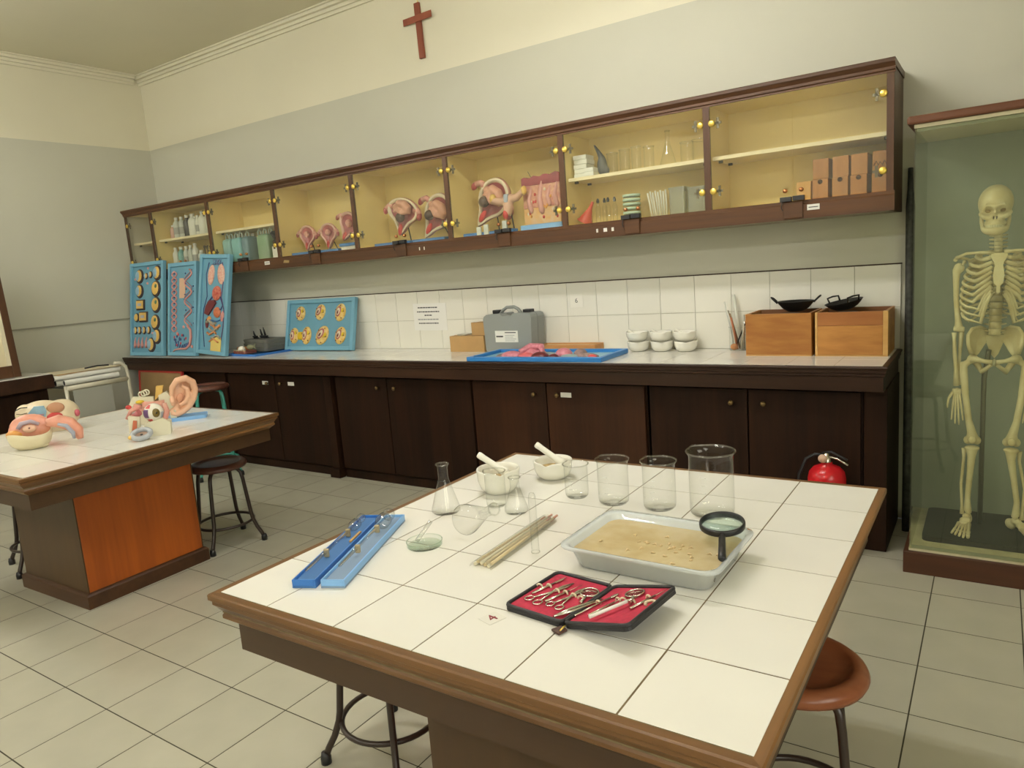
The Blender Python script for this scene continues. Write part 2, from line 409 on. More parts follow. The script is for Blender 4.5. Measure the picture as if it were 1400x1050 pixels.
# floor tiles: each tile large enough in view is its own piece
fl = struct(MB().box(XL, XR, YF, YB, -.08, -.0007).obj('floor', M_GROUTF))
FT, GX, GY = 0.3, 0.204, 0.042
def project(q):
    d = Vector(q)-CAM; z_ = d.dot(fwd)
    return None if z_ < .2 else (700+986.33*d.dot(r2)/z_, 525-986.33*d.dot(u2)/z_, z_)
cells = []
kx0, kx1 = math.floor((XL-GX)/FT), math.ceil((XR-GX)/FT); ky0, ky1 = math.floor((YF-GY)/FT), math.ceil((YB-GY)/FT)
for kx in range(kx0, kx1):
    for ky in range(ky0, ky1):
        x0, x1 = GX+kx*FT, GX+(kx+1)*FT; y0, y1 = GY+ky*FT, GY+(ky+1)*FT
        cut = x0 < XL or x1 > XR or y0 < YF or y1 > YB
        x0, x1, y0, y1 = max(x0, XL), min(x1, XR), max(y0, YF), min(y1, YB)
        pj = [project((x, y, 0)) for x, y in ((x0, y0), (x1, y0), (x1, y1), (x0, y1), ((x0+x1)/2, (y0+y1)/2))]
        a = 0
        if all(pj):
            inn = any(0 < u < 1400 and 0 < v_ < 1050 for u, v_, _ in pj)
            a = (x1-x0)*(y1-y0)/pj[4][2]**3 if inn else 0
            cx, cy = (x0+x1)/2, (y0+y1)/2
            if cy > -.5 and cx < .05: a = 0                                    # under the worktop
            if -3.7 < cx < -3.15 and -2.55 < cy < -2.0: a = 0                   # under the far table's foot
            if cx > .1 and cy > -.66: a = 0
        cells.append((a, x0, x1, y0, y1, cut))
cells.sort(key=lambda c: -c[0])
g = .0022
ft_mesh = None; rest = MB()
for i, (a, x0, x1, y0, y1, cut) in enumerate(cells):
    if i < 300 and a > 0:
        b = MB().box(-(x1-x0)/2+g, (x1-x0)/2-g, -(y1-y0)/2+g, (y1-y0)/2-g, -.008, 0)
        if not cut:
            if ft_mesh is None:
                o = b.obj('floor_tile', M_FTILE, fl); ft_mesh = o.data
            else:
                o = bpy.data.objects.new('floor_tile', ft_mesh); COL.objects.link(o); o.parent = fl
        else: o = b.obj('floor_tile', M_FTILE, fl)
        o.location = ((x0+x1)/2, (y0+y1)/2, 0)
    else: rest.box(x0+g, x1-g, y0+g, y1-g, -.008, 0)
o = rest.obj('floor_tile_field', M_FTILE, fl); o['kind'] = 'stuff'

# ceiling lights (above the frame)
def ceiling_light(x, y, key, label, hang=.36):
    t = thing('ceiling_light', label, 'ceiling light', (x, y, ZC-.001), group='fluorescent ceiling lights')
    MB().box(-.62, .62, -.03, .03, -hang-.04, -hang).obj('housing', mat('lamp_housing', (0.8, 0.8, 0.75), 0.4), t, bevel=.005)
    for s_ in (-1, 1):
        MB().tube([(s_*.45, 0, -hang), (s_*.45, 0, 0)], .006, 8).obj('hanger', M_IRON, t)
        MB().tube([(-.58, s_*.055, -hang-.04), (.58, s_*.055, -hang-.04)], .019, 12).obj('tube', emit('lamp_tube_'+key, LAMP_COL, LAMP_POWER[key]*2.2), t)
ceiling_light(-1.3, -1.9, 'near', 'fluorescent ceiling light over the aisle side of the near table')
ceiling_light(-4.9, -3.0, 'left', 'added fluorescent fill lamp brightening the side wall, beyond the far table')  # added lamp, lifts the side wall and the ceiling
ceiling_light(-4.0, -5.9, 'rear', 'fluorescent ceiling light behind the viewer, far from the showcase', .1)
ceiling_light(-1.2, -5.9, 'rear', 'fluorescent ceiling light behind the viewer, on the showcase side', .1)

# ------------------------------------------------------------------ backsplash
TL = 0.2095; ZW = 0.8915
bs = struct(MB().box(XL, 0.0, -.004, -.0005, ZW-.02, ZW+2*TL).obj('trim_4', M_GROUTW))
tm = None
for r in range(2):
    for c in range(30):
        if tm is None:
            o = MB().box(-TL/2+.0012, TL/2-.0012, -.010, -.003, -TL/2+.0012, TL/2-.0012).obj('wall_tile', M_WTILE, bs, bevel=.0015, segs=1); tm = o.data
        else:
            o = bpy.data.objects.new('wall_tile', tm); COL.objects.link(o); o.parent = bs
        o.location = (-TL*(c+.5), 0, ZW+TL*(r+.5))
struct(MB().box(XL, 0.004, -.012, -.0005, ZW+2*TL, ZW+2*TL+.006).obj('trim_5', M_DARKX))

# ------------------------------------------------------------------ worktop along the back wall
wt = thing('worktop', 'long white tiled worktop with dark wooden edge along the back wall', 'worktop', (0, 0, 0))
MB().box(XL+.06, -.012, -.575, -.012, .80, ZW-.0008).obj('slab', M_GROUT, wt)
PROF = [(0, .8905), (.002, .884), (0, .878), (-.004, .872), (-.004, .862), (-.009, .855), (-.009, .846), (-.016, .842), (-.016, .776)]
nb = MB()
v = []; pts = []
for o_, z in PROF: pts.append((-.6-o_, z, o_))
for y, z, o_ in pts: v += [(XL+.06, y, z), (.008+o_, y, z), (.008+o_, -.012, z)]
k = len(PROF)
f = []
for i in range(k-1): f += [(i*3, i*3+1, (i+1)*3+1, (i+1)*3), (i*3+1, i*3+2, (i+1)*3+2, (i+1)*3+1)]
v += [(XL+.06, -.578, .8905), (-.012, -.578, .8905), (-.012, -.012, .8905), (XL+.06, -.56, .776), (-.03, -.56, .776), (-.03, -.012, .776)]
e = 3*k
f += [(0, 1, e+1, e), (1, 2, e+2, e+1), ((k-1)*3, (k-1)*3+1, e+4, e+3), ((k-1)*3+1, (k-1)*3+2, e+5, e+4)]
nb.add(v, f).obj('edge_moulding', M_DARKX, wt)
tm = None
for c in range(30):
    for r in range(3):
        x1 = -TL*c-.013 if c == 0 else -TL*c-.0012; x0 = -TL*(c+1)+.0012
        if c == 29: x0 = XL+.062
        y1 = -.012-.189*r-.001; y0 = y1-.187
        if 0 < c < 29:
            if tm is None:
                o = MB().box(-(TL-.0024)/2, (TL-.0024)/2, -.0935, .0935, -.006, 0).obj('worktop_tile', M_TILE, wt); tm = o.data
            else:
                o = bpy.data.objects.new('worktop_tile', tm); COL.objects.link(o); o.parent = wt
        else:
            o = MB().box(-(x1-x0)/2, (x1-x0)/2, -.0935, .0935, -.006, 0).obj('worktop_tile', M_TILE, wt)
        o.location = ((x0+x1)/2, (y0+y1)/2, ZW)

# ------------------------------------------------------------------ base cabinets
M_LABEL = mat('paper_label', (0.75, 0.74, 0.66), 0.7)
def base_cabinet(x0, x1, split, label, knobs, labels=(), filler=None, pilaster=None, front=-.5, gap=.008, dm=None):
    t = thing('base_cabinet', label, 'cabinet', ((x0+x1)/2, -.25, 0), group='base cabinets under the long worktop')
    ox = (x0+x1)/2
    def bx(n, a, b, y0, y1, z0, z1, m=M_DARK, p=t, bev=.002):
        return MB().box(a-ox, b-ox, y0+.25, y1+.25, z0, z1).obj(n, m, p, bevel=bev)
    bx('carcass', x0+.001, x1-.001, front+.02, -.012, .055, .774)
    bx('plinth', x0+.001, x1-.001, front+.012, front+.06, 0, .06)
    for a, b, side in ((x0+.01, split-gap/2, 1), (split+gap/2, x1-.01, -1)):
        d = bx('door', a, b, front-.002, front+.019, .075, .755, dm or M_DARK)
        kx = (b-.075 if side == 1 else a+.075)
        if knobs:
            MB().lathe([(.0, 0), (.006, 0), (.006, .012), (.013, .016), (.014, .022), (.009, .028), (0, .029)], 14, X=T(kx-ox, front+.248, .688) @ RX(90)).obj('knob', mat('old_brass_knob', (0.20, 0.13, 0.05), 0.4, metal=0.7), d)
        for lx in labels:
            if a < lx < b:
                MB().box(lx-.035-ox, lx+.035-ox, front+.246, front+.248, .675, .703).obj('label_strip', M_LABEL, d)
    if filler: bx('filler_panel', filler[0], filler[1], front-.006, front+.019, .03, .76)
    if pilaster:
        bx('pilaster', pilaster-.035, pilaster+.035, front-.02, front+.019, .05, .76)
        bx('pilaster_foot', pilaster-.05, pilaster+.05, front-.04, front+.019, 0, .07)
    return t
base_cabinet(-1.15, -.10, -.62, 'dark wooden base cabinet behind the red fire extinguisher', True)
base_cabinet(-2.334, -1.16, -1.786, 'dark wooden base cabinet below the blue dissection tray, white label by its knob', True, (-1.654,), dm=wood('reddish_dark_wood', (0.022, 0.0082, 0.0035), (0.045, 0.0155, 0.006), 'z', 7, 0.06, rough=0.42, spec=0.25))
base_cabinet(-3.575, -2.336, -3.06, 'dark wooden base cabinet with wide reddish end panel, below the wall notice', True, (), filler=(-2.543, -2.338))
base_cabinet(-4.84, -3.60, -4.242, 'dark wooden base cabinet with two white labels beside its knobs', True, (-4.052, -4.357), pilaster=-3.635)
base_cabinet(-5.9, -4.86, -5.38, 'dark cabinet block added for the shade of the open recess behind the teal-legged stool, below the blue boards', False)  # added dark block stands in for the shaded open recess below the worktop
# end post at the worktop's free end
tag(MB().box(-.098, -.002, -.49, -.013, 0, .774).obj('end_panel', M_DARK, bevel=.003), 'dark wooden end panel of the worktop beside the glass showcase', 'panel')

# ------------------------------------------------------------------ wall cabinet with glass doors
CZ0, CZ1, CD = 1.56, 2.205, .35
MOD = .838
wc = thing('wall_cabinet', 'long wall-hung cabinet with glass doors and brass hinges', 'cabinet', (0, 0, CZ0))
def wb(n, x0, x1, y0, y1, z0, z1, m, p=wc, bev=0): return MB().box(x0, x1, y0, y1, z0-CZ0, z1-CZ0).obj(n, m, p, bevel=bev)
wb('back_panel', XL+.002, -.015, -.014, -.002, CZ0+.02, CZ1-.02, M_CREAM)
wb('bottom_panel', XL+.002, -.015, -.345, -.002, 1.628, 1.648, M_CREAM)
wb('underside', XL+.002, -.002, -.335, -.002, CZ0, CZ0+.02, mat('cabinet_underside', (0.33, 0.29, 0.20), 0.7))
wb('top_panel', XL+.002, -.015, -.34, -.002, CZ1-.05, CZ1-.03, M_CREAM)
wb('end_side', -.018, 0.0, -.347, -.002, CZ0, CZ1-.03, M_RAILZ, bev=.002)
# mouldings
def mould(name, prof, m):
    b = MB(); v = []
    for y, z in prof: v += [(XL+.002, y, z-CZ0), (.004, y, z-CZ0)]
    k = len(prof)
    b.add(v, [(2*i, 2*i+1, 2*((i+1) % k)+1, 2*((i+1) % k)) for i in range(k)])
    b.add(v, [tuple(range(0, 2*k, 2)), tuple(range(1, 2*k, 2))])
    return b.obj(name, m, wc)
mould('crown_moulding', [(-.345, 2.148), (-.353, 2.148), (-.353, 2.156), (-.360, 2.160), (-.360, 2.172), (-.371, 2.184), (-.377, 2.190), (-.377, 2.203), (-.372, 2.207), (-.002, 2.207), (-.002, 2.176), (-.345, 2.176)], M_RAIL)
mould('bottom_rail', [(-.336, 1.562), (-.356, 1.562), (-.356, 1.628), (-.351, 1.634), (-.351, 1.648), (-.336, 1.648)], M_RAIL)
divs = [0.0] + [-MOD*i for i in range(1, 8)] + [XL+.004]
for i, x in enumerate(divs):
    a, b = (x-.016, x+.016) if 0 < i < 8 else ((x-.03, x-.001) if i == 0 else (x, x+.02))
    wb('stile', a, b, -.351, -.334, 1.648, 2.152, M_RAILZ)
    if 0 < i < 8: wb('partition', x-.009, x+.009, -.334, -.014, 1.648, 2.156, M_CREAM)
for i in (0, 1, 5, 6, 7):
    wb('shelf', divs[i+1]+.012, divs[i]-.012 if i else -.02, -.30, -.016, 1.893, 1.911, mat('shelf_white_paint', (0.80, 0.69, 0.42), 0.45))
    for sx in (divs[i+1]+.03, divs[i]-.05):
        for sy in (-.26, -.1): wb('shelf_peg', sx, sx+.02, sy, sy+.012, 1.881, 1.893, M_IRON)
def disc(n, x, z, r, d, m, p, y=-.352):
    return MB().lathe([(0, d), (r*.75, d), (r, d*.6), (r, 0), (0, 0)], 18, X=T(x, y, z-CZ0) @ RX(90)).obj(n, m, p)
M_HINGE = mat('hinge_steel', (0.16, 0.13, 0.08), 0.4, metal=0.6)
for i in range(8):
    xr, xl = divs[i]-(.031 if i == 0 else .017), divs[i+1]+.017
    xm = (xr+xl)/2
    panes = [(xl, xm-.0015, 'L'), (xm+.0015, xr, 'R')] if i < 7 else [(xl+.005, xr, 'L')]
    for a, b, side in panes:
        d = wb('glass_door', a, b, -.352, -.347, 1.652, 2.150, M_PANE)
        hx = a+.012 if side == 'L' else b-.012
        for hz in (1.738, 2.067):
            disc('hinge_cap', hx, hz, .0165, .008, M_BRASS, d)
            hd = MB(); s_ = 1 if side == 'L' else -1
            hd.box(min(hx, hx+s_*.045), max(hx, hx+s_*.045), -.345, -.338, hz-CZ0-.006, hz-CZ0+.006)
            hd.box(hx+s_*.028-.006, hx+s_*.028+.006, -.345, -.338, hz-CZ0-.026, hz-CZ0+.026)
            hd.cyl((hx, -.347, hz-CZ0), (hx, -.34, hz-CZ0), .014, n=12)
            hd.obj('hinge_arm', M_HINGE, d)
        if i < 7:
            px = b-.034 if side == 'L' else a+.036
            disc('pull_knob', px, 1.698, .0105, .016, M_COPPER, d)
    if i < 7:
        lb = wb('latch_block', xm-.045, xm+.045, -.366, -.3565, 1.566, 1.646, M_RAIL, bev=.004)
        lk = MB(); lk.box(xm-.055, xm-.003, -.382, -.3575, 1.646-CZ0, 1.668-CZ0); lk.box(xm+.003, xm+.055, -.382, -.3575, 1.648-CZ0, 1.670-CZ0)
        lk.tube([(xm-.045, -.375, 1.648-CZ0), (xm-.05, -.378, 1.62-CZ0), (xm-.043, -.376, 1.605-CZ0)], .0025, 6)
        lk.obj('latch', M_BLACK, wc, bevel=.003)
for lx, lw in ((-.335, .055), (-4.335, .06)):
    o = wb('label_strip', lx-lw/2, lx+lw/2, -.3575, -.3565, 1.598, 1.624, M_LABEL)
    MB().box(lx-lw*.38, lx+lw*.38, -.3582, -.3576, 1.609-CZ0, 1.613-CZ0).obj('print_line', M_INK, o)
for lx, lw in ((-1.47, .012), (-1.42, .022), (-1.375, .014), (-2.775, .008), (-2.735, .008)):
    wb('label_scrap', lx-lw/2, lx+lw/2, -.3572, -.3565, 1.592, 1.612, M_LABEL)
sc_ = MB(); sc_.prism([(-.035, -.008), (.03, -.012), (.036, .006), (-.02, .012)], 0, .001, X=T(-4.11, -.3566, 1.608-CZ0) @ RX(90)); sc_.obj('label_scrap', mat('tan_label', (0.35, 0.25, 0.10), 0.7), wc)

# ------------------------------------------------------------------ tables
HX, HY = .626, .649
def table(label, loc, rot, ped=(0, 0)):
    t = thing('lab_table', label, 'table', loc, rot, group='tiled lab tables')
    MB().box(-HX+.02, HX-.02, -HY+.02, HY-.02, .70, .7493).obj('slab', M_GROUT, t)
    prof = [(-.020, .749), (-.003, .750), (0, .747), (0, .735), (-.006, .730), (-.006, .722), (-.011, .716), (-.018, .706), (-.023, .700), (-.019, .694), (-.019, .686), (-.028, .678), (-.040, .668)]
    b = MB(); v = []
    for o_, z in prof: v += [(-HX-o_, -HY-o_, z), (HX+o_, -HY-o_, z), (HX+o_, HY+o_, z), (-HX-o_, HY+o_, z)]
    for i in range(len(prof)-1):
        for j in range(4):
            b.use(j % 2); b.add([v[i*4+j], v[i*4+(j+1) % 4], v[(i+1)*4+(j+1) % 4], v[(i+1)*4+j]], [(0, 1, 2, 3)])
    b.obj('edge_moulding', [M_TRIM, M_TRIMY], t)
    ap = MB()
    for a in ((-HX+.042, HX-.042, -HY+.042, -HY+.062), (-HX+.042, HX-.042, HY-.062, HY-.042), (-HX+.042, -HX+.062, -HY+.062, HY-.062), (HX-.062, HX-.042, -HY+.062, HY-.062)):
        ap.box(*a, .602, .70)
    ap.obj('apron', M_APRON, t)
    MB().box(-HX+.063, HX-.063, -HY+.063, HY-.063, .602, .70).obj('underframe', M_PLINTH, t)
    px, py = ped
    MB().box(px-.305, px+.305, py-.299, py+.299, .05, .602).obj('pedestal', M_PED, t, bevel=.003)
    for s_ in (-1, 1): MB().box(px-.304, px+.304, min(py+s_*.2995, py+s_*.305), max(py+s_*.2995, py+s_*.305), .05, .602).obj('end_panel', wood('pedestal_end_brown', (.066, .034, .0125), (.088, .046, .0165), 'z', 5, .06, rough=.4), t)  # pedestal ends in a darker, greyer brown than the sides
    pl_ = MB(); pr = [(.322, 0), (.322, .062), (.316, .07), (.306, .075)]
    v = []
    for o_, z in pr: v += [(px-o_, py-o_, z), (px+o_, py-o_, z), (px+o_, py+o_, z), (px-o_, py+o_, z)]
    pl_.add(v, [(i*4+j, i*4+(j+1) % 4, (i+1)*4+(j+1) % 4, (i+1)*4+j) for i in range(3) for j in range(4)]); pl_.obj('plinth', M_PLINTH, t)
    xs_ = [.609-TL*i for i in range(6)]+[-.606]; full = None
    for i in range(6):
        for j in range(6):
            x1, x0 = xs_[i], xs_[i+1]; y0 = -.6285+TL*j; y1 = y0+TL
            w2 = (x1-x0)/2-.0017
            if i < 5:
                if full is None:
                    o = MB().box(-w2, w2, -TL/2+.0017, TL/2-.0017, -.006, 0).obj('table_tile', M_TILE, t, bevel=.0008, segs=1); full = o.data
                else:
                    o = bpy.data.objects.new('table_tile', full); COL.objects.link(o); o.parent = t
            else: o = MB().box(-w2, w2, -TL/2+.0017, TL/2-.0017, -.006, 0).obj('table_tile', M_TILE, t)
            o.location = ((x0+x1)/2, (y0+y1)/2, .7502)
    return t
T1 = (-.474, -2.5205, 0)
tab1 = table('white tiled lab table with dissecting kit and glassware, nearest the viewer', T1, 0)
tab2 = table('white tiled lab table with ear and head models, beside the aisle stool', (-3.47, -2.225, 0), R(1.4), (.035, -.03))
# number sticker on the near table
st = tag(MB().prism([(-.019, -.021), (.019, -.021), (.019, .021), (-.019, .021)], 0, .0004).obj('number_sticker', mat('clear_sticker', (0.78, 0.76, 0.68), 0.25), loc=(-.4265, -2.980, .7506), rot=(0, 0, R(-18))), 'clear square sticker with a red number four on the near table', 'sticker')
text('digit', '4', .034, mat('red_marker_ink', (0.22, 0.02, 0.03), 0.6), st, T(0, 0, .0008) @ RZ(100))

# ------------------------------------------------------------------ stools
def stool(label, loc, rz, h=.48, seat=M_SEAT, tube=M_TUBE, group='round lab stools', top_r=.155):
    t = thing('stool', label, 'stool', loc, rz, group=group)
    k = top_r/.155
    MB().lathe([(0, h-.012), (.085*k, h-.012), (.112*k, h-.010), (.118*k, h-.004), (.124*k, h-.001), (.138*k, h-.002), (.150*k, h-.012), (.155*k, h-.024), (.150*k, h-.036), (.125*k, h-.042), (0, h-.042)], 40).obj('seat', seat, t)
    for i in range(4):
        a = R(45+90*i); c, s_ = math.cos(a), math.sin(a)
        P_ = lambda r, z: (r*c, r*s_, z)
        l = MB().tube([P_(.07, h-.044), P_(.105, h-.05), P_(.122, h-.07), P_(.13, h-.11), P_(.152, .16), P_(.158, .13), P_(.175, .085), P_(.198, .045), P_(.207, .022)], .0105, 10).obj('leg', tube, t)
        MB().lathe([(.0, 0), (.016, 0), (.0165, .02), (.0125, .036), (0, .036)], 12, c=P_(.209, 0)).obj('rubber_foot', M_BLACK, l)
    MB().tube([(.150*math.cos(2*math.pi*i/40), .150*math.sin(2*math.pi*i/40), .125) for i in range(40)], .0085, 8, closed=True).obj('foot_ring', tube, t)
    return t
stool('round wooden stool with dished reddish seat at the near table, showcase side', (.03, -2.43, 0), R(12), h=.494)
stool('black metal stool mostly under the near table, towards the aisle', (-1.11, -2.63, 0), R(0))
stool('round stool with dark reddish-brown seat standing in the aisle by the far table', (-3.25, -1.715, 0), R(77), seat=M_SEATD)
stool('round stool almost hidden behind the foot of the far table', (-4.0, -2.36, 0), R(165), seat=M_SEATD)
M_TEAL = mat('teal_tube_paint', (0.05, 0.30, 0.24), 0.35)
stool('taller stool with teal legs in front of the dark base cabinets', (-4.66, -.80, 0), R(150), h=.72, seat=M_SEATD, tube=M_TEAL, group=None)
# ------------------------------------------------------------------ things inside the wall cabinet
ZB, ZS = 1.6482, 1.9112                         # cabinet floor, shelf top
M_HDPE = mat('white_plastic_bottle', (0.74, 0.74, 0.64), 0.4)
M_CLEARP = mat('milky_plastic', (0.55, 0.58, 0.50), 0.35)
M_DKBOT = mat('dark_brown_bottle', (0.05, 0.05, 0.05), 0.3)
M_TEALB = mat('teal_liquid_bottle', (0.16, 0.38, 0.34), 0.3)
M_PINKB = mat('pink_liquid_bottle', (0.62, 0.36, 0.28), 0.35)
M_CAP = mat('white_cap', (0.78, 0.77, 0.68), 0.4)
M_STICK = mat('grey_printed_label', (0.35, 0.35, 0.31), 0.7)
def bottle(label, x, z, h, r, m, cap=M_CAP, y=-.19, lab=False, group='reagent bottles in the wall cabinet', handle=False):
    t = thing('reagent_bottle', label, 'bottle', (x, y, z), group=group)
    MB().lathe([(0, 0), (r*.92, 0), (r, .006), (r, h*.66), (r*.9, h*.74), (r*.5, h*.84), (r*.42, h*.87), (r*.42, h*.9)], 16).obj('body', m, t)
    MB().lathe([(r*.5, h*.88), (r*.52, h*.99), (r*.45, h), (0, h)], 14).obj('cap', cap, t)
    if lab: MB().lathe([(r*1.012, h*.2), (r*1.012, h*.52)], 16).obj('printed_label', M_STICK, t)
    if handle: MB().tube([(r*.5, 0, h*.84), (r*1.1, 0, h*.82), (r*1.3, 0, h*.7), (r*1.15, 0, h*.5), (r*.9, 0, h*.45)], r*.16, 8).obj('handle', m, t)
    return t
S1T = [(-5.79, .125, .028, M_PINKB, M_CAP, 0, 0, 'small pink bottle, first on the upper shelf above the tallest blue boards'),
 (-5.725, .185, .032, M_CLEARP, M_CAP, 1, 0, 'milky bottle with grey label between the pink and a second milky bottle'),
 (-5.645, .185, .032, M_CLEARP, M_CAP, 1, 0, 'milky bottle with grey label beside the dark bottle on the upper shelf'),
 (-5.565, .19, .033, M_DKBOT, M_CAP, 0, 0, 'dark bottle with white cap among the white ones on the upper shelf'),
 (-5.48, .195, .040, M_HDPE, M_CAP, 0, 1, 'broad white bottle with handle right beside the dark bottle'),
 (-5.405, .175, .026, M_HDPE, M_CAP, 1, 0, 'slim white bottle with label between two broad white bottles'),
 (-5.325, .20, .042, M_HDPE, M_CAP, 0, 1, 'tallest broad white bottle with handle on the upper shelf'),
 (-5.235, .15, .032, M_CLEARP, M_CLEARP, 0, 1, 'squat milky jug on the upper shelf beside the tallest white bottle'),
 (-5.165, .14, .026, M_HDPE, M_CAP, 0, 0, 'small white bottle, last on the upper shelf next to the divider')]
for x, h, r, m, c, lb, hd, s_ in S1T: bottle(s_, x, ZS, h, r, m, c, lab=lb, handle=hd)
S1B = [(-5.80, .19, .030, M_HDPE, 0, 'white bottle, first on the cabinet floor below the pink bottle'),
 (-5.715, .19, .033, M_TEALB, 0, 'bottle of teal liquid with white cap on the cabinet floor'),
 (-5.635, .19, .030, M_CLEARP, 1, 'milky bottle with label next to the teal liquid on the cabinet floor'),
 (-5.57, .195, .027, M_CLEARP, 0, 'slim milky bottle in the middle of the lower bottle row'),
 (-5.50, .205, .030, M_HDPE, 1, 'white bottle with label behind the copper pull knobs, lower row'),
 (-5.415, .14, .035, M_CLEARP, 1, 'squat labelled jar in the lower bottle row'),
 (-5.20, .175, .024, M_HDPE, 0, 'slim white bottle next to the divider, lower row')]
for x, h, r, m, lb, s_ in S1B: bottle(s_, x, ZB, h, r, m, lab=lb)
b = MB(); b.lathe([(.036, 0), (.036, .09), (.03, .10), (.03, .105)], 14)
dj = thing('specimen_jar', 'glass jar of dark dried stalks in the lower bottle row', 'jar', (-5.31, -.19, ZB))
b.lathe([(0, .001), (.036, .001)], 14); b.obj('jar', M_LAB, dj)
for k in range(7):
    a = k*.9; MB().tube([(.012*math.cos(a), .012*math.sin(a), .004), (.03*math.cos(a), .03*math.sin(a), .11), (.05*math.cos(a+.4), .04*math.sin(a), .17)], [.002, .003, .007], 6).obj('stalk', mat('dry_stalk', (0.09, 0.07, 0.04), 0.9), dj)
# red funnel on the half-width shelf
M_REDP = mat('red_plastic', (0.55, 0.07, 0.03), 0.4)
rf = thing('funnel', 'orange-red plastic funnel alone on the narrow end shelf', 'funnel', (-6.02, -.2, ZS))
MB().lathe([(.06, 0), (.055, .012), (.014, .075), (.010, .078), (.007, .14)], 20).obj('cone', M_REDP, rf)
MB().lathe([(.062, 0), (.064, .004), (.06, .008)], 20).obj('rim', M_REDP, rf)
# jerrycans
def jerry(label, x, w_, m, y=-.2, caps=2):
    t = thing('jerrycan', label, 'jerrycan', (x, y, ZB), group='liquid cans in the wall cabinet')
    b = MB(); pr = rrect(w_, .13, .02)
    n = len(pr); v = []
    for sc, z in ((.96, 0), (1, .008), (1, .17), (.9, .188), (.55, .198)): v += [(a*sc, c*sc, z) for a, c in pr]
    b.add(v, [(i*n+j, i*n+(j+1) % n, (i+1)*n+(j+1) % n, (i+1)*n+j) for i in range(4) for j in range(n)], True)
    b.add([v[4*n+j] for j in range(n)], [tuple(range(n))]); b.obj('body', m, t)
    for c in range(caps):
        cx = (c-(caps-1)/2)*w_*.5
        MB().tube([(cx-.018, -.02, .195), (cx-.018, -.02, .225), (cx, -.02, .238), (cx+.018, -.02, .225), (cx+.018, -.02, .195)], .007, 8).obj('handle', mat('pale_can_handle', (0.60, 0.66, 0.58), 0.4), t)
    MB().lathe([(.014, .195), (.014, .222), (0, .222)], 12, c=(0, .03, 0)).obj('cap', M_CAP, t)
M_CANT = mat('teal_can_plastic', (0.25, 0.46, 0.42), 0.4, var=.1, vscale=6)
M_CANB = mat('sea_blue_can_plastic', (0.22, 0.48, 0.48), 0.4)
M_CANG = mat('green_can_plastic', (0.20, 0.34, 0.19), 0.4, var=.25, vscale=6, col2=(0.30, 0.40, 0.28))
jerry('grey-teal liquid can beside the divider, first of the row', -4.955, .105, M_CANT)
jerry('sea-blue liquid can, second of the row, behind its neighbour', -4.83, .115, M_CANB)
jerry('slate-blue liquid can next to the dark gap in the row', -4.715, .08, mat('slate_can_plastic', (0.16, 0.27, 0.30), 0.4), caps=1)
jerry('green liquid can beside the black cloth and white box', -4.49, .135, M_CANG, caps=3)
tag(MB().box(-.045, .045, -.05, .05, 0, .09).obj('carton', M_PAPER, loc=(-4.295, -.24, ZB), bevel=.002), 'small white carton under the black cloth bundle in the wall cabinet', 'box')
bl = MB()
for k in range(7): bl.ell((random.uniform(-.03, .03), random.uniform(-.02, .02), .03+k*.014), (.04, .03, .02))
tag(fuse(bl, 'cloth_bundle', mat('black_cloth', (0.012, 0.013, 0.012), 0.9), voxel=.005, loc=(-4.305, -.24, ZB+.0905)), 'bundle of black cloth lying on a small white carton', 'cloth')

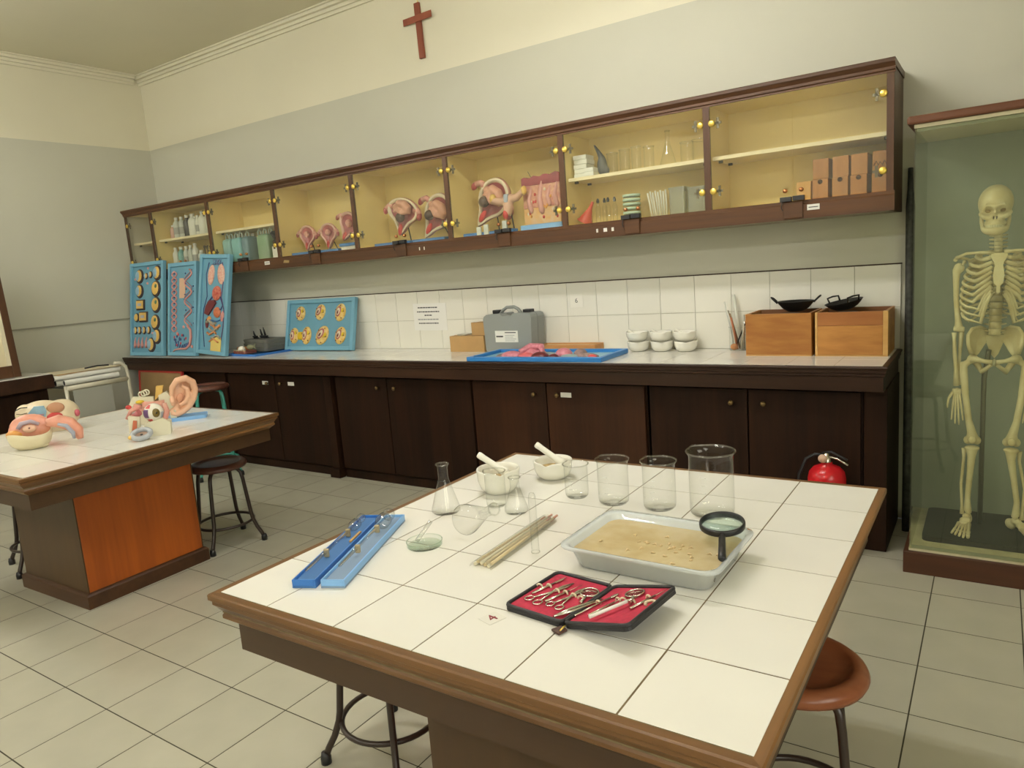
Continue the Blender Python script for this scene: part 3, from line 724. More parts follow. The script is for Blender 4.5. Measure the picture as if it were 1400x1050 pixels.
# ---- womb models on rods
def womb(label, x, z, s_, tilt, base, rodx, kind, y=-.19, basez=0.0):
    """pear-shaped cut-open womb on a rod and blue foot; kind: early (small cavity) or late (baby with dark head)"""
    t = thing('womb_model', label, 'anatomy model', (x, y, ZB), group='womb models in the wall cabinet')
    zc = z-ZB; X = T(0, 0, zc) @ RY(tilt) @ Matrix.Scale(s_, 4)
    def outline(k, n=36, off=0.0):
        p = []
        for i in range(n):
            a = 2*math.pi*i/n; cx, sz = math.cos(a), math.sin(a)
            r = 1.0
            X_, Z_ = cx*(1.22 if kind == 'mid' else 1.08 if kind == 'early' else .92), sz*(.74 if kind == 'mid' else .85 if kind == 'early' else 1.02)+.12
            nk = math.exp(-((a-1.5*math.pi)/.34)**2)
            X_ *= (1-.15*nk); Z_ -= .72*nk
            p.append((X_*k, off, Z_*k))
        return p
    b = MB(); o1 = outline(1.0); v = []
    n = len(o1); rings = [(1.0, -.05), (1.03, .1), (.93, .32), (.68, .5), (.35, .6), (.02, .63)]
    for k, yy in rings: v += [(q[0]*k, yy, q[2]*k if k > .99 else q[2]*k+.0) for q in o1]
    b.add(v, [(i*n+j, i*n+(j+1) % n, (i+1)*n+(j+1) % n, (i+1)*n+j) for i in range(len(rings)-1) for j in range(n)], True, X)
    b.obj('outer_shell', M_PINK, t)
    b = MB(); v = []
    for k, yy in ((1.0, -.05), (.92, -.09), (.84, -.06), (.80, .04)): v += [(q[0]*k, yy, q[2]*k) for q in o1]
    b.add(v, [(i*n+j, i*n+(j+1) % n, (i+1)*n+(j+1) % n, (i+1)*n+j) for i in range(3) for j in range(n)], True, X).obj('cut_rim', M_CREAMM if kind != 'early' else mat('model_pale_pink', (0.70, 0.42, 0.33), 0.35), t)
    b = MB(); v = []
    for k, yy in ((.80, .04), (.6, .16), (.3, .22), (.02, .24)): v += [(q[0]*k, yy, q[2]*k) for q in o1]
    b.add(v, [(i*n+j, i*n+(j+1) % n, (i+1)*n+(j+1) % n, (i+1)*n+j) for i in range(3) for j in range(n)], True, X).obj('cavity', M_ROSE, t)
    MB().ell((0, -.08, -1.02), (.16, .10, .36), 14, 8, X).obj('cervix', M_RED, t)
    for sx in (-1, 1):
        MB().tube([(sx*.85, .1, .25), (sx*1.15, .05, .28), (sx*1.32, 0, .05)], [.2, .16, .17], 10, X=X).obj('tube_stub', M_PINK, t)
        MB().ell((sx*1.34, -.02, -.06), (.17, .15, .24), 12, 8, X).obj('ovary', mat('model_ovary', (0.36, 0.06, 0.06), 0.35), t)
    fb = MB()
    if kind == 'early':
        fb.ell((0, -.05, .1), (.34, .2, .30), X=X); fb.tube([(-.1, -.1, .3), (.15, -.15, .25), (.22, -.12, 0), (.1, -.1, -.2)], [.12, .13, .12, .06], 8, X=X)
        fuse(fb, 'embryo', mat('model_embryo', (0.66, 0.33, 0.26), 0.35), t, voxel=.05*s_*.6, smooth=3)
    else:
        fb.tube([(-.45, -.1, .2), (-.2, -.2, .5), (.2, -.2, .52), (.5, -.15, .3), (.5, -.12, .0)], [.16, .24, .27, .25, .18], 10, X=X)
        fb.tube([(-.2, -.3, .3), (.1, -.36, .1), (.35, -.3, .25)], [.09, .1, .08], 8, X=X)
        fb.tube([(.5, -.2, .1), (.15, -.35, -.05), (-.25, -.3, .1), (-.5, -.25, -.05)], [.14, .13, .1, .07], 8, X=X)
        fb.ell((-.5, -.15, .25), (.2, .16, .2), X=X)
        fuse(fb, 'baby', mat('model_baby', (0.64, 0.33, 0.22), 0.35), t, voxel=.05*s_, smooth=3)
        hx = .1 if kind == 'mid' else -.22
        MB().ell((hx, -.3, -.28), (.29, .27, .29), 16, 10, X).obj('baby_head', M_HEADB, t)
    rz = zc-.3*s_
    MB().tube([(rodx+.0, .03, .02+basez), (0, .03, rz)], .004, 8).obj('rod', M_IRON, t)
    MB().box(base[0], base[1], -.06, .06, basez, .022+basez).obj('foot', mat('model_foot_blue', (0.06, 0.20, 0.48), 0.4), t, bevel=.003)
    if basez: MB().box(base[0]+.01, base[1]-.01, -.05, .05, 0, basez-.0005).obj('foot_block', M_PAPER, t)
    return t
womb('early womb model with dark red ovary, nearest the liquid cans', -4.035, 1.795, .078, 8, (-.13, .13), .04, 'early')
womb('early womb model in the middle of three small ones', -3.80, 1.79, .078, 4, (-.10, .15), .055, 'early')
womb('early womb model tilted steeply, highest of the three small ones', -3.575, 1.835, .09, 32, (-.06, .10), .05, 'early', basez=.03)
womb('womb model lying broadside, baby with dark head in the middle', -3.04, 1.865, .115, 14, (-.24, .09), .03, 'mid')
womb('tall tilted womb model with dark baby head near the bottom, beside a divider', -2.735, 1.83, .118, 38, (-.19, .09), .07, 'late')
womb('largest womb model, tilted, baby with glossy dark head, beside the skin model', -2.27, 1.865, .122, 40, (-.21, .10), .015, 'late', y=-.2)
# pelvic organ model
po = thing('organ_model', 'small pale tubular organ model on a rod between womb and skin models', 'anatomy model', (-2.085, -.298, ZB))
fb = MB(); fb.tube([(-.12, 0, .20), (-.05, 0, .185), (0, 0, .20), (.06, 0, .20), (.11, 0, .235)], [.02, .025, .03, .024, .016], 12)
fb.tube([(.0, 0, .2), (.0, -.01, .15), (-.005, -.02, .10)], [.03, .032, .026], 12)
fuse(fb, 'organ', mat('model_flesh', (.62, .38, .26), .35), po, voxel=.006, smooth=4)
MB().ell((-.006, -.035, .105), (.018, .014, .028)).obj('tip', M_RED, po)
MB().box(-.014, .014, -.037, .037, .175, .225).obj('blue_band', M_GREYBL, po, bevel=.006)
MB().ell((-.115, 0, .21), (.022, .022, .03)).obj('yellow_end', M_YEL, po); MB().ell((.115, 0, .235), (.016, .02, .028)).obj('yellow_end', M_YEL, po)
MB().cyl((.02, .01, .02), (.005, .0, .17), .004, n=8).obj('rod', M_IRON, po)
MB().box(-.075, .035, -.03, .03, 0, .02).obj('foot', mat('model_foot_blue', (0.06, 0.2, 0.48), 0.4), po, bevel=.003)
for k, dx in enumerate((-.165, -.11, .03)):
    tag(MB().box(-.016, .016, -.006, .006, 0, .05+.01*k).obj('plastic_clip', mat('milky_clip', (0.6, 0.62, 0.55), 0.3), loc=(-2.13+dx, -.337, ZB), bevel=.002), 'clear plastic clip standing before the organ model, %s' % ('nearest the womb model' if k == 0 else 'middle one' if k == 1 else 'nearest the skin model'), 'clip', 'clear clips in the wall cabinet')
# skin cross-section model
sk = thing('skin_model', 'large cross-section model of skin on a light blue base', 'anatomy model', (-1.88, -.2, ZB))
MB().box(-.145, .145, -.08, .08, 0, .032).obj('foot', M_LBLUE, sk, bevel=.003)
MB().box(-.128, .128, -.055, .055, .0325, .13).obj('fat_layer', mat('skin_fat_layer', (0.70, 0.38, 0.12), 0.4, var=.3, vscale=26, col2=(0.66, 0.45, 0.26)), sk, bevel=.004)
MB().box(-.128, .128, -.055, .055, .13, .262).obj('dermis', mat('skin_dermis', (0.52, 0.20, 0.16), 0.4, var=.5, vscale=34, col2=(0.66, 0.38, 0.24)), sk, bevel=.004)
b = MB(); poly = [(-.131, 0)]
for i in range(13): poly.append((-.131+.262*i/12, .045+.006*math.sin(i*1.9)+.012*i/12))
poly.append((.131, 0)); b.prism(poly, -.058, .058, X=T(0, 0, .262) @ RX(90)); b.obj('epidermis', mat('skin_epidermis', (0.34, 0.06, 0.07), 0.4, var=.3, vscale=20), sk)
for fx, z0, ln, tw in ((-.085, .10, .15, .014), (-.01, .09, .19, .016), (.045, .13, .12, .012), (.095, .12, .15, .013)):
    MB().tube([(fx+.02, -.05, z0+ln), (fx, -.056, z0+ln*.5), (fx+.012, -.058, z0+.02), (fx+.016, -.056, z0)], [tw*.6, tw, tw*1.2, tw*.6], 10).obj('hair_follicle', mat('follicle_pink', (0.62, 0.32, 0.27), 0.35), sk)
for k in range(16):
    MB().ell((random.uniform(-.11, .11), -.056, random.uniform(.06, .24)), (.008, .004, .010), 8, 6).obj('gland', [M_RED, M_CREAMM, M_ORNG][k % 3], sk)
MB().tube([(-.03, -.05, .25), (-.06, -.05, .30), (-.085, -.05, .345)], .0018, 6).obj('hair', M_IRON, sk)

# ---- glassware section
def beaker(label, loc, r, h, spout=True, group=None, m=M_LAB, rim=M_LABRIM, name='beaker', rot=0, marks=False):
    t = thing(name, label, 'beaker', loc, rot, group=group)
    n = 36; b = MB(); v = []
    prof = [(.02, 0), (r*.86, 0), (r*.97, .006), (r, .016), (r, h*.86), (r*1.0, h*.93), (r*1.07, h*.985), (r*1.09, h)]
    for (q, z) in prof:
        for j in range(n):
            a = 2*math.pi*j/n; s_ = 1.0
            if spout and z > h*.85:
                s_ = 1+.16*math.exp(-((a-math.pi)/.22)**2)*(z-h*.85)/(h*.15)
            v.append((q*s_*math.cos(a), q*s_*math.sin(a), z))
    b.add(v, [(i*n+j, i*n+(j+1) % n, (i+1)*n+(j+1) % n, (i+1)*n+j) for i in range(len(prof)-1) for j in range(n)], True)
    b.add(v[:n], [tuple(range(n))]); b.obj('glass_wall', m, t)
    rp = v[-n:]; MB().tube(rp, .0016+.012*r, 6, closed=True).obj('rim', rim, t)
    MB().lathe([(r*.25, .002), (r*.9, .003), (r*.95, .008)], n).obj('thick_base', glass('labware_base_glass', (.985, .99, .98), 1.4), t)
    if marks:
        b = MB()
        for i in range(4): b.box(-.006-.004*(i % 2), .006, -r-.0012, -r-.0004, h*(.3+.12*i), h*(.3+.12*i)+.0012)
        b.obj('graduation_marks', mat('white_graduation', (0.85, 0.85, 0.8), 0.5), t, rot=(0, 0, R(30)))
    return t
def flask(label, loc, rb, h, rn, group=None, rot=None, name='conical_flask'):
    t = thing(name, label, 'flask', loc, rot, group=group)
    p = [(0, 0), (rb*.9, 0), (rb, .006), (rb*.98, .014), (rn*1.15, h*.66), (rn, h*.72), (rn, h*.93), (rn*1.2, h*.98), (rn*1.28, h)]
    MB().lathe(p, 32).obj('glass_wall', M_LAB, t)
    MB().tube([(rn*1.25*math.cos(2*math.pi*i/24), rn*1.25*math.sin(2*math.pi*i/24), h) for i in range(24)], .0022, 6, closed=True).obj('rim', M_LABRIM, t)
    return t
G6 = 'glassware in the wall cabinet'
for k in range(5):
    tag(MB().box(-.042, .042, -.05, .05, 0, .025).obj('slide_box', M_HDPE, loc=(-1.612+.004*(k % 2), -.2, ZS+.0255*k), bevel=.003), 'white slide box, %s of the stack of five on the shelf' % ['bottom', 'second from bottom', 'middle', 'fourth from bottom', 'topmost'][k], 'box', 'stacked white slide boxes')
for k in range(2):
    tag(MB().box(-.03, .03, -.03, .03, 0, .022).obj('slide_box', M_HDPE, loc=(-1.532, -.27, ZS+.0225*k), bevel=.003), 'small white box in front of the dark bag, %s one of two' % ['lower', 'upper'][k], 'box', 'small white boxes')
bl = MB(); bl.ell((0, 0, .06), (.03, .025, .06)); bl.tube([(0, 0, .1), (-.02, 0, .14), (-.045, 0, .18)], [.02, .012, .006], 8); bl.ell((.02, 0, .03), (.025, .02, .03))
tag(fuse(bl, 'rubber_bulb', mat('dark_grey_rubber', (0.06, 0.065, 0.06), 0.6), voxel=.005, loc=(-1.505, -.18, ZS)), 'dark grey rubber bulb and hose beside the stacked white boxes', 'bulb')
for k, (x, h, r, s_) in enumerate([(-1.435, .115, .030, 'glass beaker beside the dark rubber bulb on the shelf'), (-1.36, .125, .028, 'second glass beaker from the dark rubber bulb'), (-1.29, .13, .026, 'glass beaker just before the door gap on the shelf'),
        (-1.215, .12, .028, 'glass beaker just past the door gap on the shelf'), (-1.0, .11, .032, 'small glass beaker next to the wide bowl on the shelf')]):
    beaker(s_, (x, -.19, ZS), r, h, False, G6)
flask('long-necked glass flask on the shelf of the wall cabinet', (-1.105, -.19, ZS), .045, .185, .011, G6)
beaker('wide glass bowl with bright rim at the end of the shelf', (-.905, -.19, ZS), .058, .11, False, G6, name='glass_bowl')
rf = thing('funnel', 'red plastic funnel lying against the divider on the cabinet floor', 'funnel', (-1.60, -.22, ZB+.045), (0, R(28), 0))
MB().lathe([(.045, -.03), (.04, -.02), (.012, .05), (.008, .09)], 20).obj('cone', M_REDP, rf); MB().lathe([(.047, -.033), (.049, -.029), (.045, -.025)], 20).obj('rim', M_REDP, rf)
for k in range(4):
    t = thing('dropper_bottle', 'clear dropper bottle with black teat, %s in the row of four' % ['first', 'second', 'third', 'last'][k], 'bottle', (-1.535+.032*k, -.2+.02*(k % 2), ZB), group='dropper bottles')
    MB().lathe([(0, 0), (.0145, 0), (.015, .09), (.007, .105), (.007, .12)], 14).obj('glass_wall', M_LAB, t)
    MB().lathe([(.008, .116), (.009, .128), (.005, .14), (0, .143)], 10).obj('teat', M_BLACK, t)
for k in range(6):
    t = thing('petri_dish', 'green-tinted petri dish, %s of the stack of six behind the copper knobs' % ['bottom', 'second from bottom', 'third from bottom', 'fourth from bottom', 'fifth from bottom', 'topmost'][k], 'petri dish', (-1.325, -.2, ZB+.0235*k), group='stacked petri dishes')
    MB().lathe([(0, 0), (.046, 0), (.047, .003), (.047, .018)], 28).obj('dish', M_GREENGL, t)
    MB().lathe([(.0475, .010), (.0495, .010), (.0495, .0225), (0, .0225)], 28).obj('lid', mat('pale_green_dish', (0.50, 0.66, 0.50), 0.25), t)
tb = thing('tube_bundle', 'bundle of slanting white plastic tubes on the cabinet floor', 'tubes', (-1.17, -.2, ZB))
for k in range(11):
    x = -.05+.01*k
    MB().tube([(x*.8+.01, .012*(k % 3)-.012, .001), (x*.8-.018+.002*k, .012*(k % 3), .135+.01*math.sin(k*2.1))], .005, 8).obj('tube', mat('white_straw', (0.72, 0.70, 0.56), 0.4), tb)
M_MILKY = glass('milky_box_plastic', (0.72, 0.74, 0.66), 1.45, haze=.28, hazecol=(0.70, 0.72, 0.62))
for x, w_, h, s_ in ((-1.045, .085, .135, 'milky plastic container beside the white tube bundle'), (-.935, .10, .125, 'milky plastic container with small parts, nearest the far divider')):
    t = thing('plastic_container', s_, 'container', (x, -.2, ZB), group='milky containers')
    MB().prism(rrect(w_, .1, .012), 0, h).obj('tub', M_MILKY, t); MB().prism(rrect(w_+.006, .106, .012), h, h+.01).obj('lid', M_MILKY, t)
    for k in range(4): MB().tube([(-.03+.018*k, 0, .004), (-.026+.018*k, 0, h*.9)], .006, 8).obj('small_part', mat('pale_yellow_plastic', (0.66, 0.58, 0.32), 0.4), t)
# wooden blocks
M_BLK = wood('light_wood_block', (0.34, 0.145, 0.040), (0.46, 0.215, 0.066), 'z', 8, .1, rough=.55, objvar=.12)
M_BLKY = wood('yellow_wood_block', (0.56, 0.30, 0.08), (0.62, 0.36, 0.11), 'z', 8, .1, rough=.55)
def wblock(label, x, z, w_=.07, h=.094, m=M_BLK, scribble=False, notch=True):
    t = thing('wooden_box', label, 'box', (x, -.175, z), group='small wooden boxes in the wall cabinet')
    MB().box(-w_/2, w_/2, -.075, .075, 0, h).obj('box', m, t, bevel=.002)
    if notch: MB().lathe([(0, .002), (.011, .002), (.011, 0)], 12, X=T(0, -.0752, h-.0125) @ RX(90)).obj('finger_hole', mat('dark_hole', (0.05, 0.02, 0.01), 0.9), t)
    if scribble:
        MB().tube([(-.03, -.0765, .03), (-.02, -.0765, .05), (-.012, -.0765, .03), (-.004, -.0765, .045), (.006, -.0765, .03), (.014, -.0765, .05), (.022, -.0765, .032), (.03, -.0765, .044)], .0022, 5).obj('scribble', M_INK, t)
wblock('low yellowish wooden box standing alone before the row of wooden boxes', -.40, ZB, .066, .092, M_BLKY, notch=False)
pos = [-.325, -.237, -.157, -.066]; nm = ['nearest the yellowish one', 'second from the yellowish one', 'third from the yellowish one', 'nearest the end of the cabinet']
for x, s_ in zip(pos, nm): wblock('lower wooden box, '+s_, x, ZB)
for x, s_ in zip(pos, nm): wblock('upper wooden box, '+s_, x+.003, ZB+.0942, scribble=(x > -.1), notch=False)
# ------------------------------------------------------------------ relief boards on the worktop
M_BLK2 = mat('dark_outline', (0.035, 0.025, 0.03), 0.5)
M_NAVY = mat('dark_blue_line', (0.03, 0.05, 0.16), 0.4)
M_PINKL = mat('pale_pink_strand', (0.62, 0.28, 0.24), 0.45)
M_TAN = mat('tan_paper', (0.62, 0.40, 0.26), 0.7)
M_STICKY = mat('yellow_paper', (0.66, 0.50, 0.14), 0.7)
def board(label, loc, w_, h, lean, roll, group='blue relief boards'):
    t = thing('relief_board', label, 'board', loc, group=group)
    t.rotation_euler = (R(-lean), R(roll), 0)
    MB().box(-w_/2+.02, w_/2-.02, -.006, .012, .02, h-.02).obj('panel', M_BLUEB, t)
    f = MB()
    for a in ((-w_/2, -w_/2+.032, 0, h), (w_/2-.032, w_/2, 0, h), (-w_/2+.032, w_/2-.032, 0, .032), (-w_/2+.032, w_/2-.032, h-.032, h)): f.box(a[0], a[1], -.022, .013, a[2], a[3])
    f.obj('frame', M_BLUEF, t, bevel=.003)
    def at(u, v_): return (-w_/2+u*w_, -.007, h*(1-v_))
    return t, at
def dome(t, name, m, c, rx, rz, d=.008, tilt=0, dy=0.0):
    return MB().ell((0, 0, 0), (rx, d, rz), 14, 8, T(c[0], c[1]+dy, c[2]) @ RY(tilt)).obj(name, m, t)
# board with dividing cells
t, at = board('tall blue relief board with rows of yellow and blue egg cells', (-5.965, -.50, ZW+.003), .54, .84, 9, 0)
W_ = .54
def cell(u, v_, r, inner, ratio=1.0, tilt=0):
    c = at(u, v_)
    o = dome(t, 'cell_outline', M_BLK2, (c[0]+r*.16, c[1], c[2]-r*.08), r*1.26, r*ratio*1.24, .008, tilt)
    MB().ell((0, 0, 0), (r, .011, r*ratio), 14, 8, T(c[0], c[1]-.002, c[2]) @ RY(tilt)).obj('cell_body', M_YEL, o)
    if inner == 'b': MB().ell((0, 0, 0), (r*.74, .013, r*ratio*.82), 14, 8, T(c[0]-r*.25, c[1]-.004, c[2]) @ RY(tilt)).obj('cell_core', M_MBLUE, o)
    elif inner: MB().ell((0, 0, 0), (r*.34, .012, r*ratio*.34), 10, 6, T(c[0]+r*.3, c[1]-.006, c[2]+r*.3)).obj('cell_core', mat('cell_green', (0.12, 0.20, 0.10), .5), o)
for u, v_, r, i in ((.25, .14, .054, 'b'), (.46, .145, .024, 'b'), (.59, .135, .026, 'b'), (.78, .12, .055, 'b'), (.25, .30, .052, 'b'), (.74, .285, .060, 'g'), (.74, .455, .060, 'g'), (.72, .64, .058, 'g'), (.16, .585, .034, ''), (.77, .79, .056, 'b'), (.60, .88, .055, 'b')): cell(u, v_, r, i)
for u in (.13, .25, .39, .53): cell(u, .725, .027, 'b', 1.1)
for u, v_ in ((.29, .45), (.38, .58)):
    c = at(u, v_); o = MB().box(c[0]-.066, c[0]+.074, -.014, -.004, c[2]-.050, c[2]+.046).obj('cell_outline', M_BLK2, t, bevel=.006)
    MB().box(c[0]-.056, c[0]+.056, -.020, -.0145, c[2]-.036, c[2]+.036).obj('cell_body', M_YEL, o, bevel=.008)
    MB().box(c[0]-.03, c[0]+.03, -.022, -.0205, c[2]-.012, c[2]+.012).obj('cell_core', M_GREYBL, o)
for u in (.13, .24, .35, .47):
    c = at(u, .86)
    MB().tube([(c[0]-.004, c[1]-.004, c[2]-.045), (c[0]+.006, c[1]-.006, c[2]-.02), (c[0]-.004, c[1]-.004, c[2]+.015), (c[0]+.006, c[1]-.002, c[2]+.05)], [.010, .014, .006, .003], 8).obj('sperm_cell', M_PINKL, t)
for u, v_ in ((.52, .065), (.5, .225), (.65, .76), (.13, .17)): dome(t, 'pink_spot', M_PINKL, at(u, v_), .016, .011, .006)
# strands board
t, at = board('blue relief board with pink coiled strands, between two other tall boards', (-5.415, -.50, ZW+.005), .42, .80, 9, .5)
def strand(u0, amp, v0, v1, waves, name, m, ph=0, r=.006):
    p = []
    n = int(waves*12)
    for i in range(n+1):
        v_ = v0+(v1-v0)*i/n; c = at(u0+amp*math.sin(2*math.pi*waves*i/n+ph), v_)
        p.append((c[0], c[1]-.004, c[2]))
    MB().tube(p, r, 6).obj(name, m, t)
strand(.2, .085, .09, .74, 5, 'strand', M_PINKL); strand(.2, .085, .09, .74, 5, 'strand', M_PINKL, math.pi)
strand(.69, .12, .08, .68, 3, 'strand', M_PINKL, .3, .007); strand(.69, .12, .08, .68, 3, 'strand', mat('grey_strand', (.30, .22, .25), .5), 1.6, .005)
for i in range(10):
    c = at(.2, .115+.064*i); dome(t, 'base_pair', M_NAVY, c, .022, .006, .006)
for i in range(20):
    c = at(.58+.3*(i % 2)+.03*math.sin(i*2.3), .12+.028*i); dome(t, 'dot', M_NAVY, c, .008, .007, .006)
c = at(.48, .275); MB().box(c[0]-.042, c[0]+.042, -.010, -.0065, c[2]-.085, c[2]+.085).obj('note', M_TAN, t)
p = [at(u, v_) for u, v_ in ((.66, .68), (.78, .72), (.80, .80), (.76, .88), (.62, .925), (.42, .925), (.24, .935), (.14, .97))]
MB().tube([(a[0], a[1]-.004, a[2]) for a in p], [.008, .011, .012, .012, .010, .008, .007, .005], 8).obj('strand', M_PINKL, t)
for i in range(16): c = at(.2+.045*(i % 10), .80+.055*(i//10)+.03*math.sin(i*1.7)); dome(t, 'dot', M_NAVY if i % 3 else M_RED, c, .009, .012, .006)
for i in range(7): c = at(.26+.07*i, .905-.01*abs(i-3)); dome(t, 'rung', M_NAVY, c, .008, .022, .006, 20)
for u, v_ in ((.52, .69), (.3, .76), (.82, .9)): dome(t, 'pink_spot', M_PINKL, at(u, v_), .016, .014, .007)
# circulation board
t, at = board('blue relief board of lungs, heart and organs with a blank yellow note', (-5.00, -.50, ZW+.017), .40, .825, 9.3, 4)
M_LUNG = mat('lung_pink', (0.66, 0.30, 0.24), .45, var=.45, vscale=60, col2=(0.72, 0.50, 0.36))
dome(t, 'lung', M_LUNG, at(.37, .205), .042, .085, .014, 8); dome(t, 'lung', M_LUNG, at(.70, .195), .048, .085, .014, -6)
o = dome(t, 'heart', mat('heart_red', (.46, .05, .04), .4, var=.4, vscale=45, col2=(.60, .20, .12)), at(.58, .385), .058, .062, .018, 15)
MB().tube([at(.52, .33), at(.6, .37), at(.56, .44)], .010, 8).obj('vessel', M_ORNG, o)
b = MB(); b.prism([(-.07, -.06), (-.02, -.075), (.075, .03), (.06, .055), (-.01, .05), (-.055, .0)], 0, .014, X=T(*at(.40, .52)) @ RX(90)); b.obj('liver', M_DKRED, t, bevel=.006)
dome(t, 'stomach', mat('organ_orange_red', (0.66, 0.19, 0.08), .45, var=.3, vscale=50), at(.62, .575), .048, .045, .015, 20)
dome(t, 'spleen', M_PINKL, at(.80, .61), .022, .045, .010, 10); dome(t, 'gallbladder', M_ORNG, at(.36, .645), .03, .022, .010, -20)
dome(t, 'kidney', M_DKRED, at(.30, .69), .022, .042, .011)
fb = MB()
M_GUT = mat('gut_orange', (0.62, 0.26, 0.10), .45)
for k in range(6):
    c = at(.42+.2*((k*5) % 7)/7, .68+.035*k)
    pts = [(c[0]-.045+.03*q, c[1]-.006, c[2]+.014*math.sin(q*1.6+k)) for q in range(5)]
    MB().tube(pts, [.012-.001*k]*5, 8).obj('gut_loop', M_GUT if k % 2 else mat('gut_grey', (.34, .30, .22), .5), t)
for u, s_, m in ((.22, -1, M_NAVY), (.86, 1, mat('dark_violet_line', (.10, .03, .12), .4))):
    p = [at(.5+s_*.22, .08), at(.5+s_*.30, .2), at(.5+s_*.24, .42), at(.5+s_*.34, .55), at(.5+s_*.34, .72), at(.5+s_*.26, .93)]
    MB().tube(p, .004, 6).obj('vessel_line', m, t)
MB().tube([at(.45, .42), at(.30, .48), at(.26, .56)], .007, 6).obj('vessel_line', M_NAVY, t); MB().tube([at(.70, .42), at(.80, .5), at(.74, .545), at(.6, .53)], .006, 6).obj('vessel_line', M_NAVY, t)
MB().tube([at(.42, .655), at(.6, .665), at(.74, .645)], .007, 6).obj('vessel_line', mat('line_blue', (.05, .16, .34), .4), t)
for k in range(8): MB().tube([at(.40+.04*k, .05), at(.44+.04*((k*3) % 8), .085), at(.36+.045*k, .105)], .0022, 5).obj('fine_vessel', M_NAVY if k % 2 else M_PURP, t)
c = at(.63, .895); MB().box(c[0]-.068, c[0]+.068, -.011, -.0065, c[2]-.060, c[2]+.060).obj('note', M_STICKY, t)
# low board with embryos
t, at = board('low wide blue relief board with seven yellow embryo shapes', (-4.118, -.135, ZW+.003), .79, .415, 13, 0)
def embryo(u, v_, rx, rz, tilt):
    c = at(u, v_)
    o = dome(t, 'embryo', mat('embryo_yellow', (0.74, 0.58, 0.24), .4, var=.25, vscale=40, col2=(0.66, 0.40, 0.08)), c, rx, rz, .014, tilt)
    X = T(c[0], c[1]-.011, c[2]) @ RY(tilt)
    MB().ell((-rx*.2, 0, rz*.05), (rx*.48, .007, rz*.58), 12, 8, X).obj('yolk_ring', M_ROSE, o)
    MB().ell((-rx*.2, -.004, rz*.05), (rx*.32, .007, rz*.42), 12, 8, X).obj('yolk', M_CREAMM, o)
    MB().ell((-rx*.15, -.008, -rz*.02), (rx*.14, .006, rz*.24), 8, 6, X).obj('core', M_DKRED, o)
    MB().ell((rx*.5, -.004, rz*.35), (rx*.25, .007, rz*.25), 8, 6, X).obj('yellow_patch', mat('strong_yellow', (.70, .48, .02), .4), o)
    for k in range(5):
        a = k*1.3+.4; MB().ell((rx*.78*math.cos(a), -.002, rz*.78*math.sin(a)), (.005, .004, .005), 6, 4, X).obj('dot', M_DKRED, o)
for a in ((.20, .27, .058, .060, 8), (.50, .26, .058, .066, 28), (.79, .28, .060, .072, 18), (.12, .71, .056, .066, 0), (.31, .71, .058, .074, 8), (.545, .71, .066, .086, 42), (.81, .72, .060, .072, 25)): embryo(*a)
c = at(.215, .715); MB().ell((0, 0, 0), (.05, .010, .035), 10, 6, T(*c)).obj('yellow_bridge', mat('strong_yellow', (.70, .48, .02), .4), t)

# ------------------------------------------------------------------ small things beside the boards
tr = thing('flat_tray', 'flat dark blue tray under the stacked grey tubs', 'tray', (-4.665, -.285, ZW+.0005), R(-5))
MB().box(-.215, .215, -.18, .18, 0, .006).obj('tray_floor', M_BLUE, tr)
f = MB()
for a in ((-.215, .215, -.18, -.17), (-.215, .215, .17, .18), (-.215, -.205, -.17, .17), (.205, .215, -.17, .17)): f.box(*a, .006, .016)
f.obj('rim', M_BLUE, tr, bevel=.002)
M_GTUB = mat('dusty_grey_plastic', (0.20, 0.20, 0.165), .5, var=.2, vscale=9)
for k in range(3):
    t = thing('grey_tub', 'grey plastic tub, %s of the three stacked beside the embryo board' % ['bottom', 'middle', 'top'][k], 'tub', (-4.70+.004*k, -.20, ZW+.0175+.0325*k), R(-4), group='stacked grey tubs')
    b = MB(); n = len(rrect(1, 1, .1)); v = []
    for sc, z in ((.0, .004), (.95, .004), (.975, .026), (.975, .031), (1.03, .031), (1.03, .028), (.97, .0)):
        v += [(q[0]*sc, q[1]*sc, z) for q in rrect(.33, .21, .03)]
    b.add(v, [(i*n+j, i*n+(j+1) % n, (i+1)*n+(j+1) % n, (i+1)*n+j) for i in range(6) for j in range(n)]); b.obj('shell', M_GTUB, t)
    MB().prism(rrect(.32, .2, .03), 0, .0035).obj('bottom', M_GTUB, t)
zt_ = ZW+.0175+.0975
for k, (x, y, h, s_) in enumerate(((-4.765, -.235, .028, 'small black clip lying on the grey tubs, nearest the organs board'), (-4.72, -.20, .04, 'small black clip on the grey tubs with a thin upright stem'), (-4.665, -.21, .055, 'tallest small black clip on the grey tubs'))):
    t = thing('black_clip', s_, 'clip', (x, y, zt_+.012), group='black clips on the grey tubs')
    MB().box(-.022, .022, -.014, .014, 0, .012).obj('jaw', M_BLACK, t, bevel=.004); MB().tube([(0, 0, .012), (-.01, 0, h), (-.016, 0, h+.025)], [.009, .007, .004], 8).obj('lever', M_BLACK, t)
    MB().box(-.012, .03, -.01, .01, -.0115, 0).obj('pad', M_BLACK, t)
tr = thing('shell_tray', 'small rusty red tray of shells in front of the grey tubs', 'tray', (-4.70, -.40, ZW+.0175), R(-8))
MB().prism(rrect(.20, .11, .02), 0, .022).obj('dish', mat('rusty_red', (.22, .06, .04), .6, var=.4, vscale=30), tr)
for k in range(9): MB().ell((-.08+.02*k, -.045+.01*(k % 2), .022), (.013, .012, .008), 8, 6).obj('shell', mat('shell_tan', (.36, .29, .18), .6), tr)
